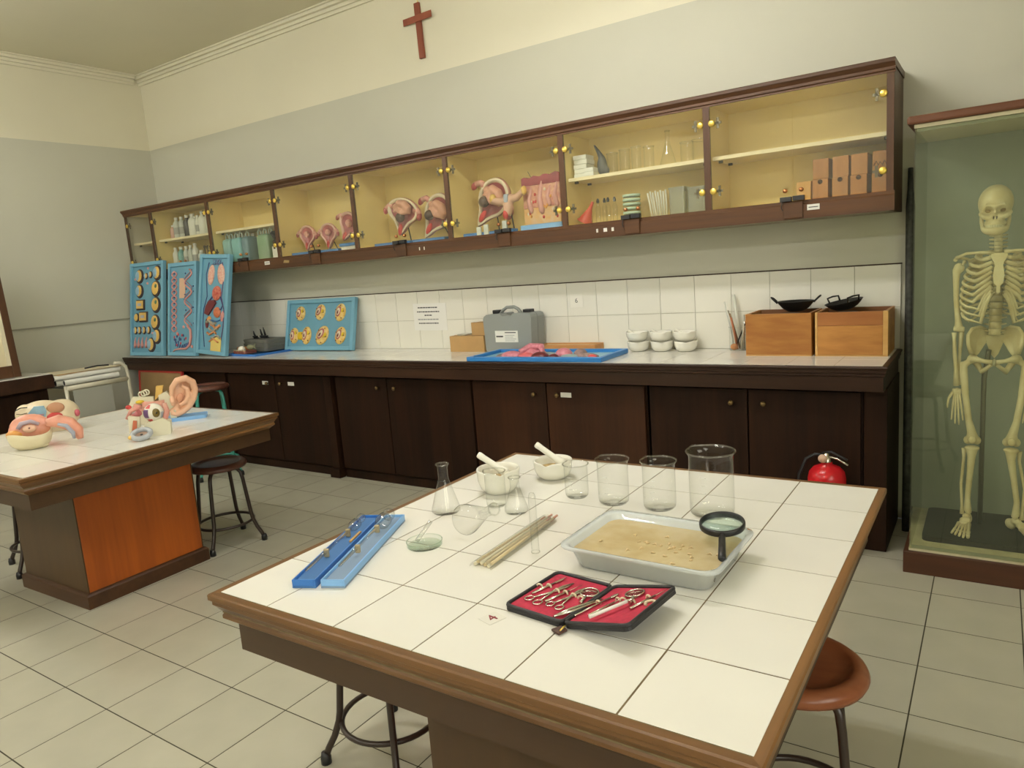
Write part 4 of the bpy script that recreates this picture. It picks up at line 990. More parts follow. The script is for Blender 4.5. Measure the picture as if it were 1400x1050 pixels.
wcup = tag(MB().lathe([(.0, .034), (.010, .034), (.022, .026), (.030, .012), (.034, 0), (.031, 0), (.0, .026)], 20).obj('white_cup', M_PORC, loc=(-4.735, -.405, ZW+.040)), 'upturned small white cup on the rusty shell tray', 'cup')
b = MB(); b.ell((0, 0, .022), (.045, .014, .020)); b.prism([(.035, -.004), (.075, .03), (.062, 0), (.075, -.022)], -.006, .006, X=T(0, 0, .026) @ RX(90))
tag(fuse(b, 'fish_model', mat('dull_green', (.26, .27, .15), .6), voxel=.004, smooth=3, loc=(-4.66, -.375, ZW+.0405)), 'small dull green fish model on the rusty shell tray', 'model')
tag(MB().box(-.05, .05, -.02, .02, 0, .045).obj('orange_block', mat('orange_tan', (.50, .22, .07), .7, var=.3, vscale=30), loc=(-4.80, -.345, ZW+.0175), rot=(0, 0, R(12)), bevel=.008), 'orange-brown block between the grey tubs and the organs board', 'block')

# notice and number on the wall tiles
pn = tag(MB().box(-.155, .155, -.0008, 0, -.098, .098).obj('notice_sheet', mat('notice_paper', (.80, .79, .73), .7), loc=(-3.032, -.0115, 1.125), rot=(0, R(.6), 0)), 'white printed notice sheet stuck on the wall tiles', 'notice')
for k, (w_, z) in enumerate(((.19, .068), (.21, .038), (.07, .012), (.20, -.018), (.19, -.046))):
    b = MB(); x = -w_/2-.015
    while x < w_/2-.02:
        l = random.uniform(.010, .026); b.box(x, min(x+l, w_/2-.015), -.0014, -.0009, z-.004, z+.004); x += l+.004
    b.obj('print_line', M_INK if k != 3 else mat('grey_print_ink', (.3, .3, .3), .8), pn)
nm_ = tag(MB().box(-.045, .045, -.0008, 0, -.042, .042).obj('number_sheet', mat('number_paper', (.82, .80, .70), .5), loc=(-1.815, -.0115, 1.197)), 'small sheet with a black number six on the wall tiles', 'sticker')
text('digit', '6', .040, M_INK, nm_, T(-.002, -.0012, 0) @ RX(90))

# cartons and grey case
cb = thing('cardboard_box', 'larger brown cardboard box beside the grey carrying case', 'box', (-2.592, -.105, ZW+.0005), group='cardboard boxes on the worktop')
MB().box(-.145, .145, -.07, .07, 0, .108).obj('carton', M_CARD, cb, bevel=.002); MB().box(-.146, .146, -.012, .012, .1082, .109).obj('tape', mat('brown_tape', (.40, .26, .12), .4), cb)
MB().box(-.095, -.02, -.05, .03, .1085, .118).obj('plastic_bag', glass('bag_film', (.8, .82, .78), 1.4, haze=.25), cb, bevel=.004)
c2 = thing('cardboard_box', 'small cardboard box with open flap on top of the larger carton', 'box', (-2.502, -.10, ZW+.1095), group='cardboard boxes on the worktop')
MB().box(-.055, .055, -.055, .055, 0, .085).obj('carton', M_CARD, c2, bevel=.002); MB().box(-.056, .056, -.055, -.02, .0852, .087).obj('flap', mat('cardboard_dark', (.34, .20, .08), .85), c2)
gc = thing('carrying_case', 'grey plastic carrying case with handle and printed label', 'case', (-2.245, -.105, ZW+.0005), R(-3))
M_GCASE = mat('grey_case_plastic', (.27, .285, .265), .42, bump=.04, bscale=300)
def half(y0, y1, name):
    pl_ = [(-.187, .012), (-.178, 0), (.178, 0), (.187, .012), (.196, .225), (.188, .245), (.165, .252), (.05, .252), (.035, .235), (-.035, .235), (-.05, .252), (-.165, .246), (-.188, .232), (-.195, .215)]
    MB().prism([(x, z) for x, z in pl_], 0, y1-y0, X=T(0, y1, 0) @ RX(90)).obj(name, M_GCASE, gc, bevel=.012, segs=3)
half(-.075, -.002, 'front_shell'); half(.002, .075, 'back_shell')
MB().tube([(-.085, -.02, .245), (-.06, -.02, .272), (-.03, -.02, .288), (.03, -.02, .290), (.06, -.02, .276), (.085, -.02, .247)], .013, 10, flat=.8).obj('handle', M_GCASE, gc)
for s_ in (-1, 1): MB().box(s_*.125-.03, s_*.125+.03, -.02, .03, .247, .272).obj('latch', M_BLACK, gc, bevel=.005)
pl2 = MB().box(-.10, .085, -.0768, -.0755, .065, .140).obj('printed_label', M_PAPER, gc)
MB().box(-.092, -.035, -.0774, -.0769, .098, .107).obj('print_line', M_INK, pl2)
for k in range(5): MB().box(-.02, .07-.012*(k % 3), -.0774, -.0769, .125-.012*k-(.004 if k else 0), .125-.012*k+(.006 if k == 0 else -.001)).obj('print_line', M_INK if k == 0 else mat('grey_print_ink', (.3, .3, .3), .8), pl2)
wtray = thing('wooden_tray', 'shallow light wooden tray behind the blue dissection tray', 'tray', (-1.845, -.075, ZW+.0005), R(1))
M_TRAYW = wood('orange_pine', (.42, .19, .06), (.55, .28, .10), 'x', 8, .08, rough=.5)
MB().box(-.20, .20, -.05, .05, 0, .006).obj('floor_board', M_TRAYW, wtray)
for n_, a in (('long_side', (-.205, .205, -.062, -.05)), ('long_side', (-.205, .205, .05, .060)), ('short_side', (-.205, -.193, -.05, .05)), ('short_side', (.193, .205, -.05, .05))): MB().box(*a, 0, .040).obj(n_, M_TRAYW, wtray, bevel=.002)
MB().box(-.19, .19, -.049, .049, .026, .032).obj('lid_panel', wood('pale_pine', (.56, .38, .17), (.66, .46, .23), 'x', 8, .08, rough=.5), wtray)
# dissection relief tray
dt = thing('dissection_tray', 'bright blue tray with pink organ relief lying on the worktop edge', 'tray', (-1.835, -.395, ZW+.0005), R(1.5))
MB().box(-.43, .43, -.165, .165, 0, .008).obj('tray_floor', mat('tray_pale_blue', (.25, .50, .62), .4), dt)
f = MB()
for a in ((-.45, .45, -.19, -.160), (-.45, .45, .160, .185), (-.45, -.425, -.160, .160), (.425, .45, -.160, .160)): f.box(*a, 0, .027)
f.obj('frame', mat('tray_blue', (.03, .20, .52), .35), dt, bevel=.004)
M_ORGP = mat('organ_pink', (.66, .25, .30), .4, var=.4, vscale=60, col2=(.50, .16, .20))
for (x, y, rx, ry, rz, m) in ((-.22, -.03, .075, .05, .035, M_ORGP), (-.10, .03, .085, .06, .045, M_ORGP), (-.10, -.06, .06, .035, .03, mat('organ_red_pink', (.62, .13, .14), .4)), (.0, -.07, .06, .045, .035, M_DKRED), (.11, .02, .055, .05, .045, M_ORGP), (.10, -.09, .035, .03, .025, M_DKRED), (.20, .06, .04, .05, .035, mat('organ_greyish', (.36, .24, .22), .5, var=.4, vscale=50)), (.27, -.02, .09, .03, .02, mat('organ_greyish', (.36, .24, .22), .5)), (-.30, .02, .05, .09, .014, mat('organ_greyish', (.36, .24, .22), .5)), (.18, -.04, .06, .05, .016, mat('relief_grey_blue', (.30, .38, .38), .5)), (.33, -.05, .03, .012, .016, M_RED), (-.02, .05, .06, .04, .016, mat('relief_grey_blue', (.30, .38, .38), .5))):
    MB().ell((x, y, .0085), (rx, ry, rz), 16, 10, None, lambda d, q: Vector((q.x, q.y, max(q.z, 0)))).obj('organ', m, dt)
MB().tube([(-.17, -.02, .03), (-.12, .03, .06), (-.04, .02, .06), (0, -.04, .03)], [.02, .024, .022, .012], 10).obj('organ', M_ORGP, dt)

# ------------------------------------------------------------------ mortars, jar, crates, woks
def mortar(label, loc, r, h, pestle=None, group=None, m=M_PORC, rot=0, residue=False):
    t = thing('mortar', label, 'mortar', loc, rot, group=group)
    n = 36; v = []
    prof = [(r*.52, 0), (r*.62, .002), (r*.84, h*.22), (r*.95, h*.5), (r*.985, h*.86), (r*1.0, h*.96), (r*.97, h), (r*.90, h*.97), (r*.86, h*.82), (r*.74, h*.40), (r*.45, h*.16), (.001, h*.12)]
    for q, z in prof:
        for j in range(n):
            a = 2*math.pi*j/n; k = math.exp(-((a-math.pi*1.5)/.20)**2)*max(0, (z/h-.7)/.3)
            v.append((q*(1+.13*k)*math.cos(a), q*(1+.13*k)*math.sin(a), z-.10*h*k))
    b = MB(); b.add(v, [(i*n+j, i*n+(j+1) % n, (i+1)*n+(j+1) % n, (i+1)*n+j) for i in range(len(prof)-1) for j in range(n)], True)
    b.add(v[:n], [tuple(range(n))]); b.obj('bowl', m, t)
    if residue: MB().lathe([(0, 0), (r*.80, 0)], 24, c=(0, 0, h*.56)).obj('powder', mat('tan_powder', (.48, .34, .14), .9, var=.4, vscale=60), t)
    return t
def pestle(label, loc, rot, ln, r, group=None):
    o = MB().lathe([(0, 0), (r*.95, .003), (r*1.25, .012), (r*1.2, .025), (r*.9, .04), (r*.85, ln*.8), (r*.95, ln-.006), (r*.8, ln), (0, ln)], 18).obj('pestle', M_PORC, loc=loc, rot=rot)
    return tag(o, label, 'pestle', group)
for k, (x, s_) in enumerate(((-1.365, 'nearest the wooden tray'), (-1.217, 'in the middle stack'), (-1.073, 'nearest the glass jar'))):
    mortar('lower white mortar on the worktop, '+s_, (x, -.11, ZW+.0005), .066, .060, group='stacked mortars on the worktop', rot=R(20))
    mortar('upper white mortar on the worktop, '+s_, (x-.004, -.11, ZW+.0585), .066, .058, group='stacked mortars on the worktop', rot=R(35))
    pestle('pale pestle resting in the upper mortar on the worktop, '+s_, (x+.012, -.11, ZW+.0775), (R(15), R(-52), 0), .085, .009, 'pestles on the worktop')
gj = thing('glass_jar', 'clear glass jar beside the wooden crates, holding sticks and tubes', 'jar', (-.785, -.075, ZW+.0005))
MB().lathe([(0, 0), (.046, 0), (.048, .004), (.048, .125), (.050, .13)], 28).obj('glass_wall', M_LAB, gj); MB().lathe([(.049, .128), (.0505, .130), (.049, .132)], 28).obj('rim', M_LABRIM, gj)
JT = [((.0, .02, .004), (-.062, .03, .215), .003, M_STEEL, 'thin steel wire leaning towards the mortars in the glass jar'), ((.02, -.02, .004), (.042, -.035, .135), .005, mat('pale_stick', (.55, .50, .38), .5), 'short pale stick leaning towards the crate in the glass jar'), ((-.02, 0, .004), (-.075, .01, .265), .004, mat('clear_rod', (.62, .62, .54), .3), 'clear glass rod leaning far out of the glass jar'), ((.01, 0, .004), (-.045, .0, .20), .005, mat('brown_stick', (.25, .14, .06), .6), 'brown stick in the glass jar'), ((.015, .015, .004), (-.03, .03, .30), .009, mat('clear_tube', (.66, .66, .56), .3), 'tallest pale tube standing in the glass jar'), ((-.015, -.02, .004), (.05, -.01, .16), .004, M_IRON, 'dark rod leaning towards the crates in the glass jar'), ((0, -.015, .004), (-.028, -.03, .18), .006, mat('red_brown_stick', (.42, .14, .05), .5), 'reddish stick at the front of the glass jar'), ((.03, .01, .004), (.03, .02, .19), .004, M_STEEL, 'thin steel rod upright in the glass jar')]
for a, b_, r, m, s_ in JT:
    tag(MB().tube([a, b_], r, 8).obj('rod', m, loc=(-.785, -.075, ZW+.0045)), s_, 'rod', 'sticks in the glass jar')
tag(MB().ell((0, 0, .018), (.020, .016, .018)).obj('cork_lump', mat('orange_cork', (.50, .22, .08), .8), loc=(-.80, -.105, ZW+.005)), 'orange lump at the bottom of the glass jar', 'lump')
M_CR = wood('crate_wood', (.30, .115, .022), (.52, .245, .060), 'x', 5, .22, rough=.5)
M_CRL = wood('crate_edge_wood', (.52, .29, .085), (.60, .36, .13), 'x', 6, .1, rough=.55)
M_CRD = wood('crate_inside_wood', (.16, .065, .022), (.26, .11, .04), 'x', 5, .1, rough=.6)
def crate(label, x0, x1, planks):
    t = thing('wooden_crate', label, 'crate', ((x0+x1)/2, -.155, ZW+.0005), group='open wooden crates'); w_ = (x1-x0)/2
    zz = 0.006
    for h0, h1, m in planks: MB().box(-w_+(.012 if len(planks) > 1 else 0), w_-(.022 if len(planks) > 1 else 0), -.135, -.120, h0+.0004, h1-.0004).obj('front_plank', m, t, bevel=.0015)
    if len(planks) > 1:
        MB().box(-w_, -w_+.0115, -.136, -.105, .006, .215).obj('corner_post', M_CRL, t, bevel=.001); MB().box(w_-.0215, w_, -.136, -.105, .006, .215).obj('corner_post', M_CRL, t, bevel=.001)
    for s_ in (-1, 1): MB().box(min(s_*w_, s_*(w_-.014)), max(s_*w_, s_*(w_-.014)), -.104 if len(planks) > 1 else -.1198, .130, .006, .215).obj('side_plank', M_CR, t, bevel=.0015)
    MB().box(-w_+.0145, w_-.0145, .116, .130, .006, .215).obj('back_plank', M_CRD, t)
    MB().box(-w_, w_, -.136, .130, 0, .0055).obj('bottom_board', M_CRL, t)
    return t
crate('plain-fronted wooden crate with round wok on it', -.683, -.362, [(.006, .215, M_CR)])
crate('wooden crate with two-plank front at the worktop end, black square-handled pan on it', -.345, -.024, [(.006, .148, M_CR), (.148, .215, wood('crate_wood_red', (.28, .095, .022), (.38, .15, .040), 'x', 5, .15, rough=.5))])
for x, s_ in ((-.50, 'dark spirit burner inside the crate under the round wok'), (-.225, 'dark spirit burner inside the crate under the tilted pan')):
    t = thing('burner', s_, 'burner', (x, -.14, ZW+.0062), group='burners in the crates')
    MB().lathe([(0, 0), (.06, 0), (.06, .12), (.045, .14), (.045, .190), (.052, .196), (0, .196)], 20).obj('body', M_IRON, t); MB().lathe([(.053, .150), (.055, .155), (.053, .160)], 20).obj('steel_band', M_STEEL, t)
def wok(label, loc, rot, r, d, sq=False):
    t = thing('wok', label, 'pan', loc, rot, group='small iron woks')
    MB().lathe([(.001, 0), (r*.42, .002), (r*.7, d*.35), (r*.9, d*.75), (r, d), (r*1.02, d+.002), (r*.98, d), (r*.86, d*.76), (r*.66, d*.40), (r*.4, .006), (.001, .005)], 36).obj('bowl', M_IRON, t)
    for s_ in (-1, 1):
        if sq: p = [(s_*(r*.93), -.028, d), (s_*(r*1.02), -.030, d+.024), (s_*(r*1.05), 0, d+.027), (s_*(r*1.02), .030, d+.024), (s_*(r*.93), .028, d)]
        else: p = [(s_*r*.96, -.024, d-.006), (s_*(r+.020), -.022, d+.018), (s_*(r+.028), 0, d+.024), (s_*(r+.020), .022, d+.018), (s_*r*.96, .024, d-.006)]
        MB().tube(p, .0045, 8).obj('handle', M_IRON, t)
wok('small round iron wok with two loop handles, level on its crate', (-.465, -.15, 1.104), (0, 0, R(8)), .090, .052)
wok('small black pan with square loop handles, tilted on its crate', (-.232, -.14, 1.106), (R(10), R(-3), R(-50)), .088, .040, True)

# ------------------------------------------------------------------ extinguisher, pole, cross
ex = thing('fire_extinguisher', 'red fire extinguisher standing on the floor by the base cabinets', 'extinguisher', (-.235, -.615, 0))
MB().lathe([(0, 0), (.075, 0), (.082, .012), (.082, .375), (.076, .405), (.055, .428), (.024, .440), (.024, .450), (0, .45)], 32).obj('cylinder', mat('extinguisher_red', (.52, .012, .018), .22), ex)
MB().lathe([(.021, .445), (.021, .470), (.014, .474), (.014, .492), (0, .492)], 16).obj('valve', M_STEEL, ex)
MB().lathe([(0, .010), (.019, .010), (.019, 0)], 18, X=T(-.012, -.026, .472) @ RX(90)).obj('gauge', mat('gauge_face', (.60, .40, .28), .3), ex)
MB().tube([(-.02, 0, .488), (.02, -.005, .500), (.09, -.02, .470)], .006, 8).obj('lever', M_BLACK, ex); MB().tube([(.0, 0, .478), (.05, -.015, .470), (.095, -.025, .448)], .005, 8).obj('carry_handle', M_STEEL, ex)
MB().tube([(-.012, 0, .480), (-.05, .005, .480), (-.09, .005, .455), (-.12, .0, .38), (-.125, -.01, .28), (-.11, -.01, .16), (-.095, 0, .10)], .008, 8).obj('hose', M_BLACK, ex)
MB().lathe([(.0825, .14), (.0825, .30)], 32).obj('instruction_label', mat('extinguisher_label', (.62, .55, .40), .5), ex)
pl_ = tag(MB().tube([(.050, -.17, 0), (.048, -.14, .35), (.044, -.08, 1.2), (.040, -.05, 1.58), (.039, -.045, 1.66), (.038, -.038, 1.76)], [.020, .020, .020, .020, .013, .011], 14).obj('dark_pole', mat('old_black_pole', (.018, .018, .014), .6, var=.5, vscale=40, col2=(.05, .05, .04)), None), 'tall dark pole leaning on the wall between wall cabinet and showcase', 'pole')
cr = thing('wall_cross', 'plain brown wooden cross hanging high on the cream wall', 'cross', (-2.885, -.002, 2.875), (0, R(-1.5), 0))
M_CROSS = wood('red_brown_wood', (.22, .055, .028), (.30, .085, .04), 'z', 8, .08, rough=.45)
MB().box(-.022, .022, -.02, 0, 0, .355).obj('upright', M_CROSS, cr, bevel=.003); MB().box(-.125, .125, -.026, -.0205, .232, .276).obj('crossbar', M_CROSS, cr, bevel=.003)
MB().tube([(0, -.004, .354), (.004, -.004, .366), (0, -.004, .372)], .003, 6).obj('hook', M_BRASS, cr)
# ------------------------------------------------------------------ things on the near table
ZT = .7505
GN = 'glassware on the near table'
# two long instrument cases
def icase(label, loc, rz, m, mi):
    t = thing('instrument_case', label, 'case', loc, rz, group='long blue instrument cases')
    MB().box(-.029, .029, -.215, .215, 0, .004).obj('floor', mi, t)
    f = MB()
    for a in ((-.029, -.025, -.215, .215), (.025, .029, -.215, .215), (-.025, .025, -.215, -.211), (-.025, .025, .211, .215)): f.box(*a, .004, .020)
    f.obj('sides', m, t, bevel=.001)
    MB().box(-.025, .025, -.211, .211, .0042, .013).obj('foam_lining', mi, t)
    return t
M_LIN1 = mat('blue_lining', (.06, .17, .40), .6); M_LIN2 = mat('grey_blue_lining', (.22, .31, .44), .6)
A1 = R(23.5)
icase('long royal blue instrument case on the near table, closest to the aisle', (-.992, -2.852, ZT), A1, M_BLUE, M_LIN1)
icase('long pale blue instrument case beside the royal blue one', (-.928, -2.823, ZT), A1, M_LBLUE, M_LIN2)
def respirometer(label, loc, rz, bulb):
    t = thing('glass_instrument', label, 'glass tube', loc, rz, group='glass tubes in blue cases')
    MB().tube([(0, -.17, .0), (0, .09, .0)], .0042, 10).obj('stem', M_LABRIM, t)
    MB().lathe([(.004, 0), (bulb*.7, .010), (bulb, .024), (bulb, .046), (bulb*.6, .058), (.006, .064)], 20, X=T(0, .09, 0) @ RX(-90)).obj('bulb', M_LABRIM, t)
    MB().ell((0, .168, .002), (bulb*.85, .018, bulb*.85), 14, 8).obj('bulb_end', M_LABRIM, t)
    for y in (-.06, .075):
        MB().box(-.007, .007, y-.004, y+.004, -.015, .007).obj('clip', mat('brass_clip', (.42, .34, .20), .4, metal=.5), t, bevel=.003)
    return t
def off(loc, rz, dx, dy, dz): return (loc[0]+dx*math.cos(rz)-dy*math.sin(rz), loc[1]+dx*math.sin(rz)+dy*math.cos(rz), loc[2]+dz)
respirometer('thin glass tube with small bulb in the royal blue case', off((-.992, -2.852, ZT), A1, -.008, -.01, .0285), A1, .0145)
respirometer('thin glass tube with large bulb in the pale blue case', off((-.928, -2.823, ZT), A1, 0, .0, .0345), A1, .0205)
tag(MB().box(-.003, .003, -.035, .035, 0, .004).obj('wooden_splint', mat('orange_splint', (.55, .32, .10), .6), loc=off((-.992, -2.852, ZT), A1, .014, .06, .0135), rot=(0, 0, A1)), 'short orange splint inside the royal blue case', 'splint')
# petri dish and rod
pd = thing('petri_dish', 'greenish petri dish with a glass rod in it on the near table', 'petri dish', (-.812, -2.735, ZT))
MB().lathe([(0, .0005), (.044, .0005), (.046, .003), (.046, .014)], 36).obj('dish', M_GREENGL, pd); MB().lathe([(0, .004), (.044, .004)], 36).obj('liquid', glass('pale_green_liquid', (.94, .97, .93), 1.33, haze=.16, hazecol=(.66, .78, .68)), pd)
MB().tube([(.046*math.cos(2*math.pi*i/32), .046*math.sin(2*math.pi*i/32), .014) for i in range(32)], .0012, 6, closed=True).obj('rim', M_GREENGL, pd)
tag(MB().tube([(-.018, -.01, 0), (.004, .028, .045)], .0055, 12).obj('glass_rod', M_LABRIM, loc=(-.812, -2.735, ZT+.012)), 'short thick glass rod leaning in the petri dish', 'glass rod')
# flasks
flask('conical flask standing clear near the table edge, neck against the dark cabinets', (-.925, -2.505, ZT), .042, .143, .0145, GN)
flask('smaller conical flask standing before the second mortar', (-.728, -2.43, ZT), .034, .102, .0135, GN)
fl_ = flask('conical flask lying on its side between petri dish and mortar', (-.748, -2.645, ZT+.0460), .041, .165, .014, GN)
fl_.rotation_euler = (R(-99), 0, R(7))
beaker('slim glass beaker in front of the first mortar', (-.815, -2.405, ZT), .030, .105, True, GN)
tt = thing('test_tube', 'test tube standing upside down beside the plastic tub', 'test tube', (-.522, -2.66, ZT), group=GN)
MB().lathe([(.0105, 0), (.0095, .004), (.0092, .13), (.0088, .142), (.006, .150), (.0, .153)], 20).obj('glass_wall', M_LAB, tt); MB().lathe([(.0095, .002), (.0112, .001), (.0112, .003), (.0095, .004)], 20).obj('rim', M_LABRIM, tt)
# mortars
MG = 'mortars on the near table'
mortar('white mortar with tan residue behind the slim beaker on the near table', (-.882, -2.292, ZT), .068, .078, group=MG, rot=R(40), residue=True)
pestle('white pestle leaning out of the mortar behind the slim beaker', (-.852, -2.280, ZT+.056), (R(10), R(-58), 0), .115, .0115, 'pestles on the near table')
mortar('white mortar with tan residue at the far edge of the near table', (-.795, -2.105, ZT), .064, .062, group=MG, rot=R(10), residue=True)
pestle('white pestle leaning out of the mortar at the far edge', (-.758, -2.095, ZT+.044), (R(8), R(-55), 0), .115, .0115, 'pestles on the near table')
# beakers
for s_, x, y, r, h in (('smallest of the four beakers in the row on the near table', -.632, -2.245, .035, .100), ('second smallest beaker in the row, beside the smallest', -.506, -2.255, .044, .128), ('medium beaker with spout between the two largest neighbours', -.368, -2.25, .045, .134), ('largest glass beaker at the end of the row on the near table', -.222, -2.245, .058, .172)):
    beaker(s_, (x, y, ZT), r, h, True, GN, marks=True, rot=R(-30))
# bundle of pipettes
pb = thing('pipette_bundle', 'bundle of pale plastic pipettes with reddish ends lying on the near table', 'pipettes', (-.598, -2.63, ZT), R(2))
for k in range(8):
    x = -.018+.0055*k; z = .0045+.006*(k % 2)
    MB().tube([(x*1.15, -.155+.004*(k % 3), z), (x, -.04, z), (x*.8, .13+.012*(k % 4), z)], [.0042, .004, .003], 8).obj('pipette', mat('straw_plastic', (.62, .50, .28), .35) if k % 3 else mat('pale_straw_plastic', (.70, .64, .46), .35), pb)
    MB().tube([(x*.8, .13+.012*(k % 4), z), (x*.75, .155+.012*(k % 4), z)], .0032, 8).obj('pipette_tip', mat('reddish_tip', (.52, .26, .18), .4), pb)
b = MB(); v = []
for y_ in (-.165, -.06, .06, .17):
    for i in range(13):
        a = math.pi*i/12; v.append((.030*math.cos(a)*(1-.15*(y_ > .1)), y_, .0006+.018*math.sin(a)))
b.add(v, [(i*13+j, i*13+j+1, (i+1)*13+j+1, (i+1)*13+j) for i in range(3) for j in range(12)], True); b.obj('clear_sleeve', glass('sleeve_film', (.90, .90, .86), 1.4, haze=.14, hazecol=(.85, .83, .75)), pb)
# plastic tub with murky water
tb = thing('plastic_tub', 'milky rectangular plastic tub of murky tan water on the near table', 'tub', (-.235, -2.592, ZT), R(-1))
M_TUB = glass('milky_tub_plastic', (.80, .84, .86), 1.45, haze=.55, hazecol=(.70, .74, .74))
n = len(rrect(1, 1, .1)); v = []
for sx, sy, z in ((.30, .20, .0005), (.316, .216, .004), (.345, .245, .052), (.350, .250, .056), (.372, .272, .058), (.374, .274, .054), (.370, .270, .050)):
    v += [(q[0], q[1], z) for q in rrect(sx, sy, .032)]
b = MB(); b.add(v, [(i*n+j, i*n+(j+1) % n, (i+1)*n+(j+1) % n, (i+1)*n+j) for i in range(6) for j in range(n)], True); b.add(v[:n], [tuple(range(n))]); b.obj('shell', M_TUB, tb)
M_WATER = mat('murky_tan_water', (.52, .40, .20), .12, var=.35, vscale=14, col2=(.60, .50, .30), bump=.25, bscale=30)
v = [(q[0], q[1], .006) for q in rrect(.312, .212, .030)]+[(q[0], q[1], .040) for q in rrect(.334, .234, .031)]
b = MB(); b.add(v, [tuple(range(n)), tuple(range(n, 2*n))]+[(j, (j+1) % n, n+(j+1) % n, n+j) for j in range(n)]); b.obj('water', M_WATER, tb)
for k in range(26):
    a = random.uniform(0, 6.28); x, y = random.gauss(.02, .055), random.gauss(-.02, .035)
    x = max(-.14, min(.14, x)); y = max(-.095, min(.095, y))
    MB().tube([(x, y, .0405), (x+.006*math.cos(a), y+.006*math.sin(a), .0425), (x+.011*math.cos(a+.8), y+.011*math.sin(a+.8), .0405)], [.0008, .0022, .0008], 6).obj('floating_bit', mat('pale_bit', (.66, .50, .26), .4), tb)
# magnifying glass
mg = thing('magnifying_glass', 'black-rimmed magnifying glass lying across the tub corner', 'magnifying glass', (-.112, -2.503, ZT+.0760), (R(7), R(-2), R(17)))
MB().lathe([(.0465, -.007), (.050, -.007), (.0512, -.004), (.0512, .004), (.050, .007), (.0465, .007)], 40, closed=True).obj('rim', M_BLACK, mg)
MB().lathe([(0, .005), (.02, .0042), (.0464, .001), (.0464, -.001), (.02, -.0042), (0, -.005)], 32).obj('lens', glass('green_lens', (.86, .94, .90), 1.6, haze=.08, hazecol=(.6, .75, .68)), mg)
MB().tube([(0, -.049, 0), (0, -.062, 0), (0, -.064, 0), (0, -.140, 0), (0, -.152, 0), (0, -.158, 0)], [.004, .005, .0075, .0085, .0085, .005], 14).obj('handle', M_BLACK, mg)

# ---- dissecting kit
M_VEL = mat('crimson_cloth', (.52, .015, .055), .7, var=.2, vscale=120)
M_LEATH = mat('black_leatherette', (.014, .013, .015), .45, bump=.2, bscale=400)
KL, KA = (-.268, -2.862, ZT), R(-6)
kit = thing('dissecting_kit', 'open black zip case lined in crimson, holding dissecting tools', 'case', KL, KA)
def khalf(x0, x1, ang, name):
    X = RY(ang) if x1 > .01 else Matrix.Identity(4)
    cx = (x0+x1)/2; w_ = x1-x0
    MB().prism([(q[0]+cx, q[1]) for q in rrect(w_, .188, .014)], 0, .007, X=T(0, 0, .0005) @ X).obj(name, M_LEATH, kit, bevel=.002)
    MB().prism([(q[0]+cx, q[1]) for q in rrect(w_-.014, .172, .010)], .0072, .0092, X=T(0, 0, .0005) @ X).obj(name+'_lining', M_VEL, kit)
    rp = [tuple((T(0, 0, .0005) @ X) @ Vector((q[0]+cx, q[1], .010))) for q in rrect(w_-.006, .182, .012)]
    MB().tube(rp, .0045, 8, closed=True).obj(name+'_zip_edge', M_LEATH, kit)
KANG = -13
khalf(-.148, -.001, 0, 'flat_half'); khalf(.001, .152, KANG, 'raised_half')
b = MB(); b.prism([(-.012, -.115), (.010, -.122), (.014, -.100), (-.004, -.094)], .002, .006); b.obj('zip_pull', mat('dark_brown_leather', (.07, .03, .02), .6), kit)
MB().tube([(.006, -.094, .008), (.010, -.105, .012), (.008, -.115, .008)], .0016, 6).obj('zip_ring', M_BRASS, kit)
M_ELAST = mat('ivory_elastic', (.70, .60, .42), .6)
XK = Matrix.Translation(KL) @ Matrix.Rotation(KA, 4, 'Z')
XR_ = XK @ T(0, 0, .0005) @ RY(KANG)
def strap(x, y, rz, side=0):
    b = MB(); p = arc((0, 0, 0), .0062, -10, 190, 10, 'xz')
    b.tube(p, .0022, 6, X=T(x, y, .0098) @ RZ(rz)); o = b.obj('elastic_loop', M_ELAST, kit)
    if side: o.rotation_euler = (0, R(KANG), 0)
def tool(name, label, build, x, y, rz, side=0, z=.0105, grp='dissecting tools'):
    X = (XR_ if side else XK) @ T(x, y, z) @ RZ(rz)
    t = thing(name, label, 'tool', (0, 0, 0), group=grp); t.matrix_world = X
    build(t); return t
def scissors(t, k=1.0):
    for s_ in (-1, 1):
        MB().tube([(s_*.010*k, -.045*k, .002), (s_*.006*k, -.025*k, .002), (0, 0, .0022+.0006*s_), (-s_*.0035*k, .03*k, .0022+.0006*s_), (-s_*.001, .056*k, .002)], [.0017, .0019, .0028, .0026, .0007], 8).obj('blade', M_STEEL, t)
        MB().tube([(s_*.0135*k+.0085*k*math.cos(a), -.054*k+.0105*k*math.sin(a), .002) for a in [2*math.pi*i/20 for i in range(20)]], .0016, 6, closed=True).obj('finger_ring', M_STEEL, t)
    MB().lathe([(.0026, 0), (.0026, .0055), (0, .0055)], 10).obj('pivot', M_STEEL, t)
def scalpel(t):
    MB().tube([(0, -.055, .002), (0, -.01, .002), (0, .012, .002)], [.0022, .0028, .0018], 8).obj('handle', M_STEEL, t)
    MB().prism([(-.003, .012), (.003, .012), (.0035, .03), (-.001, .048), (-.003, .03)], .0012, .0026).obj('blade', M_STEEL, t)
def tweezers(t):
    for s_ in (-1, 1): MB().tube([(0, -.06, .002), (s_*.005, -.02, .002), (s_*.004, .02, .002), (s_*.0008, .058, .002)], [.0024, .0030, .0026, .0008], 8).obj('arm', M_STEEL, t)
def needle(t):
    MB().tube([(0, -.055, .002), (0, .012, .002)], [.0028, .0022], 8).obj('handle', M_STEEL, t); MB().tube([(0, .012, .002), (0, .050, .002)], [.0011, .0004], 6).obj('point', M_STEEL, t)
